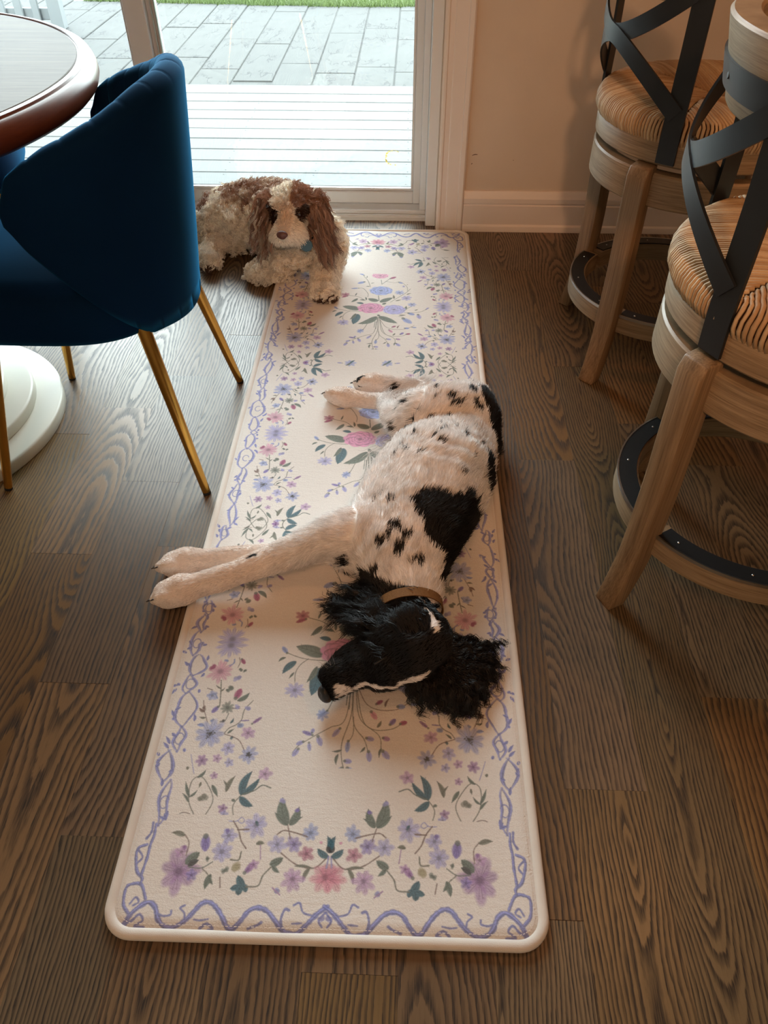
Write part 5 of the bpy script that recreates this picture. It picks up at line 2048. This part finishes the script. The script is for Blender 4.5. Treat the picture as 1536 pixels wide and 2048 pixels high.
COLLAR = cm.bsdf(cm.mix(_f, srgb(96, 64, 34), srgb(142, 104, 60)), 0.7, cm.bump(_f, 0.5, 0.001), 0, 0.2)
cl_ = tube_ring('collar', np.array((0.0145, 0.842, 0.0765)) - SP_O, (0.10, -1.0, -0.12), 0.0575, 0.0590, 0.018, 0.002, COLLAR, spaniel)
cl_['label'] = 'tan woven collar'
for px_, py_, pz_, dx, dy in ((-0.452, 0.892, 0.029, -0.93, -0.25), (-0.462, 0.972, 0.026, -0.98, -0.1), (-0.180, 1.547, 0.030, -0.93, 0.35), (-0.110, 1.610, 0.027, -0.98, 0.1)):
    n_ = unit((-dy, dx, 0))
    for lat, fw, zz_ in ((-0.034, 0.020, -0.001), (-0.0115, 0.031, 0.001), (0.0115, 0.031, -0.001), (0.033, 0.020, -0.005)):
        c = np.array([px_, py_, pz_ - 0.002]) + np.array([dx, dy, 0]) * fw + n_ * lat * 0.55 + np.array([0, 0, lat * 0.75 + zz_ * 0.5])
        c = c - SP_O
        c[2] = max(c[2], 0.024)
        MB().tube([c - np.array([dx, dy, 0]) * 0.004, c, c + np.array([dx * 0.006, dy * 0.006, -0.003])], 0.0019, 6, scales=[1, 0.9, 0.4]).obj('claw', M['claw'], spaniel, smooth=True)

# ---------------------------------------------------------------- curly coated dog by the door
DO = np.array([-0.42, 2.36, 0.0])
doodle = empty('curly_dog', DO)
tag(doodle, 'curly cream and brown dog lying by the glass door with head raised', 'dog')
bl = []
T = lambda *n: bl.extend(blob_chain([(x - DO[0], y - DO[1], z, r, f) for x, y, z, r, f in n]))
# trunk from chest to rump, hips rolled to the left
T((-0.345, 2.285, 0.112, 0.098, 1.0), (-0.375, 2.36, 0.125, 0.104, 0.98), (-0.43, 2.43, 0.118, 0.104, 0.95), (-0.50, 2.485, 0.105, 0.100, 0.92), (-0.575, 2.515, 0.092, 0.092, 0.9), (-0.64, 2.52, 0.078, 0.076, 0.9))
T((-0.34, 2.26, 0.10, 0.085, 1.0), (-0.34, 2.235, 0.10, 0.066, 1.0))
# shoulders
T((-0.275, 2.30, 0.10, 0.062, 1.1), (-0.262, 2.255, 0.075, 0.050, 1), (-0.259, 2.205, 0.050, 0.038, 1), (-0.258, 2.15, 0.040, 0.033, 1), (-0.255, 2.105, 0.036, 0.034, 0.95), (-0.253, 2.082, 0.032, 0.034, 0.9))
T((-0.415, 2.30, 0.10, 0.058, 1.1), (-0.425, 2.262, 0.078, 0.046, 1), (-0.420, 2.225, 0.055, 0.038, 1), (-0.405, 2.200, 0.040, 0.034, 0.95), (-0.435, 2.196, 0.034, 0.031, 0.9), (-0.470, 2.199, 0.032, 0.032, 0.88), (-0.488, 2.203, 0.029, 0.027, 0.85))
# upper thigh lying over, shank and hind paw
T((-0.60, 2.475, 0.095, 0.080, 0.85), (-0.565, 2.425, 0.090, 0.070, 0.85), (-0.53, 2.40, 0.070, 0.050, 0.9))
T((-0.66, 2.46, 0.07, 0.065, 0.9), (-0.70, 2.44, 0.05, 0.045, 0.9))
T((-0.53, 2.40, 0.055, 0.036, 0.95), (-0.59, 2.385, 0.046, 0.032, 1), (-0.645, 2.362, 0.042, 0.031, 1), (-0.655, 2.32, 0.038, 0.027, 1), (-0.648, 2.285, 0.033, 0.029, 0.9), (-0.643, 2.262, 0.029, 0.026, 0.85))
# neck and head
T((-0.34, 2.285, 0.165, 0.072, 1), (-0.345, 2.245, 0.205, 0.062, 1), (-0.347, 2.215, 0.232, 0.060, 1))
FH = unit((-0.09, -1.0, -0.10))                            # the way the muzzle points
RH = unit(np.cross(FH, (-0.09, 0, 1)))                      # dog's left to right across the picture
RH = RH if RH[0] > 0 else -RH
UH = np.cross(RH, FH)
UH = UH if UH[2] > 0 else -UH
HC2 = np.array((-0.349, 2.195, 0.240))
hq = lambda f, r, u: HC2 + FH * f + RH * r + UH * u
ells = []
for f, r, u, rf, rr_, ru in ((0, 0, 0, 0.066, 0.062, 0.056), (0.030, 0, -0.004, 0.046, 0.050, 0.042), (0.080, -0.002, -0.018, 0.050, 0.040, 0.033), (0.110, -0.003, -0.020, 0.030, 0.037, 0.028),
                             (0.085, -0.028, -0.032, 0.036, 0.022, 0.025), (0.085, 0.024, -0.032, 0.036, 0.022, 0.025), (0.080, -0.002, -0.044, 0.038, 0.030, 0.014), (0.035, -0.033, 0.018, 0.020, 0.018, 0.012), (0.035, 0.031, 0.018, 0.020, 0.018, 0.012)):
    ells.append((hq(f, r, u) - DO, (FH, RH, UH), (rf, rr_, ru)))
EARR, EARL = np.array((-0.268, 2.195, 0.200)), np.array((-0.430, 2.200, 0.208))
ells.append((EARR - DO, np.eye(3), (0.020, 0.038, 0.062)))
ells.append((EARL - DO, np.eye(3), (0.017, 0.034, 0.058)))
ells.append((np.array((-0.287, 2.205, 0.250)) - DO, np.eye(3), (0.030, 0.034, 0.026)))
ells.append((np.array((-0.412, 2.205, 0.252)) - DO, np.eye(3), (0.026, 0.032, 0.024)))
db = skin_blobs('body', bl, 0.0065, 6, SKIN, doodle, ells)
floor_press(db.data, lambda x, y: ground_at(x + DO[0], y + DO[1]))
D_CR, D_BR, D_DK, D_OR, D_LT = [np.array(srgb(*c)) for c in ((250, 243, 230), (158, 124, 104), (62, 44, 36), (206, 164, 126), (216, 200, 182))]


def doodle_col(p):
    n_ = len(p)
    q = p + np.c_[vnoise(p, 45, 1) - .5, vnoise(p, 45, 2) - .5, vnoise(p, 45, 3) - .5] * 0.03
    col = np.tile(D_CR, (n_, 1)) * (0.93 + 0.12 * vnoise(p, 60, 5))[:, None]
    f, r, u = (q - HC2) @ FH, (q - HC2) @ RH, (q - HC2) @ UH
    f0, r0_, u0 = (p - HC2) @ FH, (p - HC2) @ RH, (p - HC2) @ UH
    head = (q[:, 1] < 2.275) & (q[:, 2] > 0.125) & (np.hypot(f0 + 0.0, r0_) < 0.16) & (u0 > -0.12)
    # brown roan saddle over the back
    back = (q[:, 2] > 0.155) & (q[:, 1] > 2.375) & (q[:, 0] < -0.385) & (q[:, 0] > -0.72)
    mixb = np.clip(vnoise(p, 38, 8) * 1.8 - 0.3, 0, 1)[:, None]
    col = np.where(back[:, None], D_BR * mixb + D_LT * (1 - mixb), col)
    tailb = (q[:, 0] < -0.665) & (q[:, 1] > 2.46)
    col = np.where(tailb[:, None], D_BR * 0.9 + D_LT * 0.1, col)
    # ears and the brown side of the crown
    def ell(c, ra):
        return (((p - c) / ra) ** 2).sum(1) < 1
    earr = ell(EARR + [0.006, 0, 0.0], np.array((0.044, 0.07, 0.10))) & (r0_ > 0.038)
    earl = ell(EARL, np.array((0.038, 0.07, 0.10))) & (r0_ < -0.046)
    crown = head & (r > 0.012) & (u0 > 0.02) & (f0 < 0.052)
    capl = head & (r < -0.056) & (u0 > -0.02) & (f0 < 0.045)
    br = earr | earl | crown | capl
    col = np.where(br[:, None], D_BR * (0.75 + 0.6 * vnoise(p, 50, 6))[:, None], col)
    # dark rings round the eyes, tan bridge, cream muzzle
    for rc in (-0.0365, 0.031):
        e_ = ((r0_ - rc * 1.16) / 0.021) ** 2 + ((u0 - 0.007) / 0.019) ** 2 < 1
        e_ &= (f0 > 0.02) & (f0 < 0.066)
        col = np.where(e_[:, None], D_DK * 0.9, col)
    br2 = (np.abs(r0_ + 0.002) < 0.018) & (u0 > -0.012) & (f0 > 0.045)
    col = np.where(br2[:, None], D_OR * 0.35 + D_CR * 0.65, col)
    # dirty toes
    for c in ((-0.253, 2.055, 0.02), (-0.643, 2.245, 0.015)):
        e_ = (((p - np.array(c)) / np.array((0.04, 0.022, 0.016))) ** 2).sum(1) < 1
        col = np.where(e_[:, None], D_DK * 1.8, col)
    return col, br & ~back, head


co, no, tr = mesh_arrays(db.data)
paint(db.data, doodle_col(co + DO)[0] * 0.7)        # body colour darkened to paint shade into the gaps between curls


def curls(name, p, nn, dirs, L, rad, hel, turns, col, k, mat, parent, lift, sag=0.0, per=1, off=0.0016):
    base_n = len(p)
    n_ = base_n
    t = np.linspace(0, 1, k)
    ax = dirs + nn * lift
    ax /= np.linalg.norm(ax, axis=1, keepdims=True)
    u = np.cross(ax, nn + RNG.normal(0, 0.2, p.shape))
    u /= np.linalg.norm(u, axis=1, keepdims=True) + 1e-6
    w = np.cross(ax, u)
    ph = RNG.uniform(0, 2 * PI, n_)[:, None]
    tn = (turns * RNG.uniform(0.7, 1.3, n_))[:, None]
    hh = (hel * RNG.uniform(0.6, 1.3, n_))[:, None] * (0.25 + 0.75 * t[None] ** 0.6)
    if per > 1:                                            # several hairs share one lock
        rp_ = lambda z_: np.repeat(z_, per, axis=0)
        p, ax, u, w, ph, tn, hh, L, col = [rp_(z_) for z_ in (p, ax, u, w, ph, tn, hh, L, col)]
        n_ = len(p)
        p = p + RNG.normal(0, off, p.shape)
        ph = ph + RNG.normal(0, 0.22, ph.shape)
        hh = hh * RNG.uniform(0.75, 1.2, hh.shape)
        L = L * RNG.uniform(0.85, 1.12, L.shape)
        col = col * RNG.uniform(0.85, 1.12, (n_, 1))
    a = ph + tn * 2 * PI * t[None]
    LL = L[:, None] * t[None]
    pts = p[:, None] + ax[:, None] * LL[..., None] + u[:, None] * (hh * (np.cos(a) - np.cos(ph)))[..., None] + w[:, None] * (hh * (np.sin(a) - np.sin(ph)))[..., None]
    pts[..., 2] -= sag * L[:, None] * t ** 2
    g_ = ground_at(pts[..., 0] + DO[0], pts[..., 1] + DO[1]) + 0.001
    pts[..., 2] = np.maximum(pts[..., 2], g_)
    return hair(name, pts, np.linspace(rad, rad * 0.45, k), col, mat, parent)


DSEG = [((-0.34, 2.28, .12), (-0.64, 2.52, .08), 0.1, (-0.7, 0.5, -0.4)), ((-0.275, 2.3, .1), (-0.253, 2.08, .03), 0.04, (0, -0.5, -0.8)), ((-0.42, 2.3, .1), (-0.42, 2.2, .04), 0.045, (0, -0.5, -0.8)),
        ((-0.60, 2.47, .09), (-0.53, 2.4, .07), 0.07, (-0.2, -0.5, -0.7)), ((-0.53, 2.4, .05), (-0.65, 2.3, .04), 0.035, (-0.5, -0.4, -0.6)), (tuple(hq(-0.02, 0, 0)), tuple(hq(0.12, 0, -0.02)), 0.045, tuple(-FH * 0.5 + np.array((0, 0, -0.5)))),
        ((-0.34, 2.28, .16), (-0.345, 2.22, .22), 0.065, (0, -0.3, -0.9))]
DSEG = [(np.array(a) - DO, np.array(b) - DO, r, d) for a, b, r, d in DSEG]
p, nn = scatter(db.data, 7600, RNG, lambda a, b: (b[:, 2] > -0.6))
pw = p + DO
col, brn, head = doodle_col(pw)
f0, r0_, u0 = (pw - HC2) @ FH, (pw - HC2) @ RH, (pw - HC2) @ UH
isface = head & (u0 > -0.07) & (np.hypot(r0_, u0) < 0.085) & (f0 > -0.02) & ~brn
isear = (pw[:, 2] > 0.13) & (pw[:, 2] < 0.248) & (((np.abs(pw[:, 0] - EARR[0]) < 0.045) & (r0_ > 0.046)) | ((np.abs(pw[:, 0] - EARL[0]) < 0.04) & (r0_ < -0.055))) & (np.abs(pw[:, 1] - 2.2) < 0.06)
crown = head & (u0 > 0.02) & ~isear
eyes = np.zeros(len(p), bool)
for rc in (-0.0365, 0.031):
    eyes |= (np.hypot(r0_ - rc, u0 - 0.010) < 0.012) & (f0 > 0.02)
d = flow_dir(p, nn, DSEG) + RNG.normal(0, 0.45, p.shape)
m = ~isface & ~isear & ~crown
lock = vnoise(pw, 60, 40)
cc = col * (0.95 + 0.2 * lock)[:, None] * RNG.uniform(0.78, 1.1, (len(p), 1))
leg = (pw[:, 2] < 0.085)
curls('coat', p[m], nn[m], d[m], np.where(leg[m], 0.017, 0.024) * RNG.uniform(0.7, 1.2, m.sum()), 0.00095, 0.0066, 1.5, cc[m], 13, HAIR, db, 0.85, 0.25, 8, 0.0017)
# topknot, soft waves
m = crown & ~eyes & ~isear
dd = -FH * 0.25 + RH * np.sign(r0_[m] + 0.004)[:, None] * np.clip(np.abs(r0_[m]) * 14, 0.1, 0.9)[:, None] + UH * 0.2 + FH * np.clip(f0[m] * 16, -0.3, 0.5)[:, None]
dd = dd + RNG.normal(0, 0.25, dd.shape)
curls('topknot', p[m], nn[m], dd, 0.026 * RNG.uniform(0.6, 1.1, m.sum()), 0.0008, 0.0040, 1.0, cc[m], 11, HAIR, db, 0.7, 0.25, 9, 0.0017)
# face: short straight hair raying out from the nose, a beard each side
p2, n2 = scatter(db.data, 60000, RNG)
w2 = p2 + DO
f0, r0_, u0 = (w2 - HC2) @ FH, (w2 - HC2) @ RH, (w2 - HC2) @ UH
m = (np.hypot(r0_, u0 + 0.01) < 0.07) & (f0 > 0.012) & (np.abs(r0_) < 0.062)
for rc in (-0.0365, 0.031):
    m &= ~((np.hypot(r0_ - rc, u0 - 0.010) < 0.0115) & (f0 > 0.02))
m &= ~((f0 > 0.118) & (np.hypot(r0_ + 0.003, (u0 + 0.010)) < 0.016))
p2, n2, w2, f0, r0_, u0 = p2[m], n2[m], w2[m], f0[m], r0_[m], u0[m]
ray = RH * (r0_ + 0.003)[:, None] * 26 + UH * (u0 + 0.012)[:, None] * 20 - UH * 0.55 * (np.abs(r0_) > 0.012)[:, None] - FH * 0.35
ray /= np.linalg.norm(ray, axis=1, keepdims=True)
ray = ray - n2 * (ray * n2).sum(1, keepdims=True) + RNG.normal(0, 0.12, ray.shape)
eyd = np.minimum(np.hypot(r0_ + 0.0365, u0 - 0.01), np.hypot(r0_ - 0.031, u0 - 0.01))
c2 = doodle_col(w2)[0] * RNG.uniform(0.85, 1.15, (len(p2), 1))
LL = np.interp(f0, [0.02, 0.06, 0.1, 0.13], [0.010, 0.017, 0.020, 0.008]) * RNG.uniform(0.7, 1.2, len(p2)) * np.clip(eyd / 0.03, 0.3, 1)
curls('face_hair', p2, n2, ray, LL, 0.00065, 0.0008, 0.6, c2, 6, HAIR, db, 0.42, 0.35)
# long wavy ears
for E_, sg, w_, nlock in ((EARR, 1, 0.036, 420), (EARL, -1, 0.030, 330)):
    s = np.c_[RNG.normal(0, w_ * 0.32, nlock) + E_[0] - sg * 0.006, RNG.normal(0, 0.026, nlock) + E_[1] - 0.006, E_[2] + RNG.uniform(-0.045, 0.066, nlock)]
    out = np.c_[np.sign(sg) * RNG.uniform(0.0, 0.5, nlock), RNG.uniform(-0.35, 0.25, nlock), RNG.uniform(-1.0, -0.8, nlock)]
    nrm = np.tile(np.array((0.5 * sg, -0.85, 0.1)), (nlock, 1))
    s += nrm * 0.014
    lk = vnoise(s * np.array((1, 1, 0.25)), 110, 50 + sg)
    cl2 = (D_BR * 0.9)[None] * (0.5 + 0.8 * lk)[:, None] * RNG.uniform(0.55, 1.35, (nlock, 1))
    pale = (vnoise(s * np.array((1, 1, 0.2)), 70, 77) > (0.62 if sg < 0 else 0.8))
    cl2[pale] = (D_LT * 0.7) * RNG.uniform(0.85, 1.1, (pale.sum(), 1))
    o = curls('ear_hair', s - DO, nrm, out, RNG.uniform(0.045, 0.085, nlock), 0.00075, 0.0042, 1.3, cl2, 15, HAIR, db, 0.06, 0.0, 10, 0.0018)
    o['label'] = 'long wavy brown ear hair'
# nose, eyes, collar with round tag
nz = []
for v in IV:
    f_, r_, u_ = v * np.array((0.011, 0.0165, 0.0125))
    for sg in (-1, 1):
        f_ -= 0.004 * math.exp(-(((v[2] + 0.15) / 0.3) ** 2 + ((v[1] - sg * 0.48) / 0.25) ** 2)) * (v[0] > 0.1)
    if v[2] < -0.3:
        r_ *= 0.8
    nz.append(hq(0.140 + f_, -0.003 + r_, -0.008 + u_) - DO)
o = MB().add(nz, IF).obj('nose', M['nose_b'], doodle, smooth=True)
o['label'] = 'brown leathery nose'
for rc in (-0.0365, 0.031):
    c = hq(0.0525, rc * 1.02, 0.008) - DO
    MB().add([(np.array(v) * 0.0105 + c) for v in IV], IF).obj('eye', M['eye'], doodle, smooth=True)
for y_, zz_ in ((0.128, -0.038),):
    a, b, c = (hq(y_ - 0.006, rr_, zz_ - abs(rr_) * 0.25) - DO for rr_ in (-0.022, -0.003, 0.016))
    MB().tube(catmull([a, b, c], 6), 0.0022, 6).obj('mouth', M['nose'], doodle, smooth=True)
cl_ = tube_ring('collar', np.array((-0.342, 2.262, 0.178)) - DO, (0.0, -0.55, 0.85), 0.080, 0.082, 0.016, 0.003, M['tip'], doodle)
cl_['label'] = 'dark collar half hidden in the coat'
M['tag'] = plain('blue_enamel', srgb(8, 92, 124), 0.5, var=0.05)
tc = np.array((-0.3035, 2.105, 0.166))
nrm = unit((0.10, -0.85, 0.52))
a_ = unit(np.cross(nrm, (0, 0, 1)))
b_ = np.cross(a_, nrm)
V, F = [], []
for h, r in ((-0.0012, 0.0165), (0.0004, 0.0175), (0.0012, 0.0170)):
    V += [tuple(tc - DO + nrm * h + a_ * r * math.cos(2 * PI * i / 28) + b_ * r * math.sin(2 * PI * i / 28)) for i in range(28)]
for j in range(2):
    F += [(j * 28 + i, j * 28 + (i + 1) % 28, (j + 1) * 28 + (i + 1) % 28, (j + 1) * 28 + i) for i in range(28)]
F += [tuple(range(28))[::-1], tuple(56 + i for i in range(28))]
tg = MB().add(V, F).obj('tag', M['tag'], cl_, auto=40)
tg['label'] = 'round blue tag'
rg = tc - DO + b_ * 0.019 - nrm * 0.002
MB().tube([rg + b_ * 0.005 * math.cos(t_) + a_ * 0.005 * math.sin(t_) for t_ in np.linspace(0, 2 * PI, 13)], 0.0009, 6).obj('split_ring', M['steel'], cl_, smooth=True)
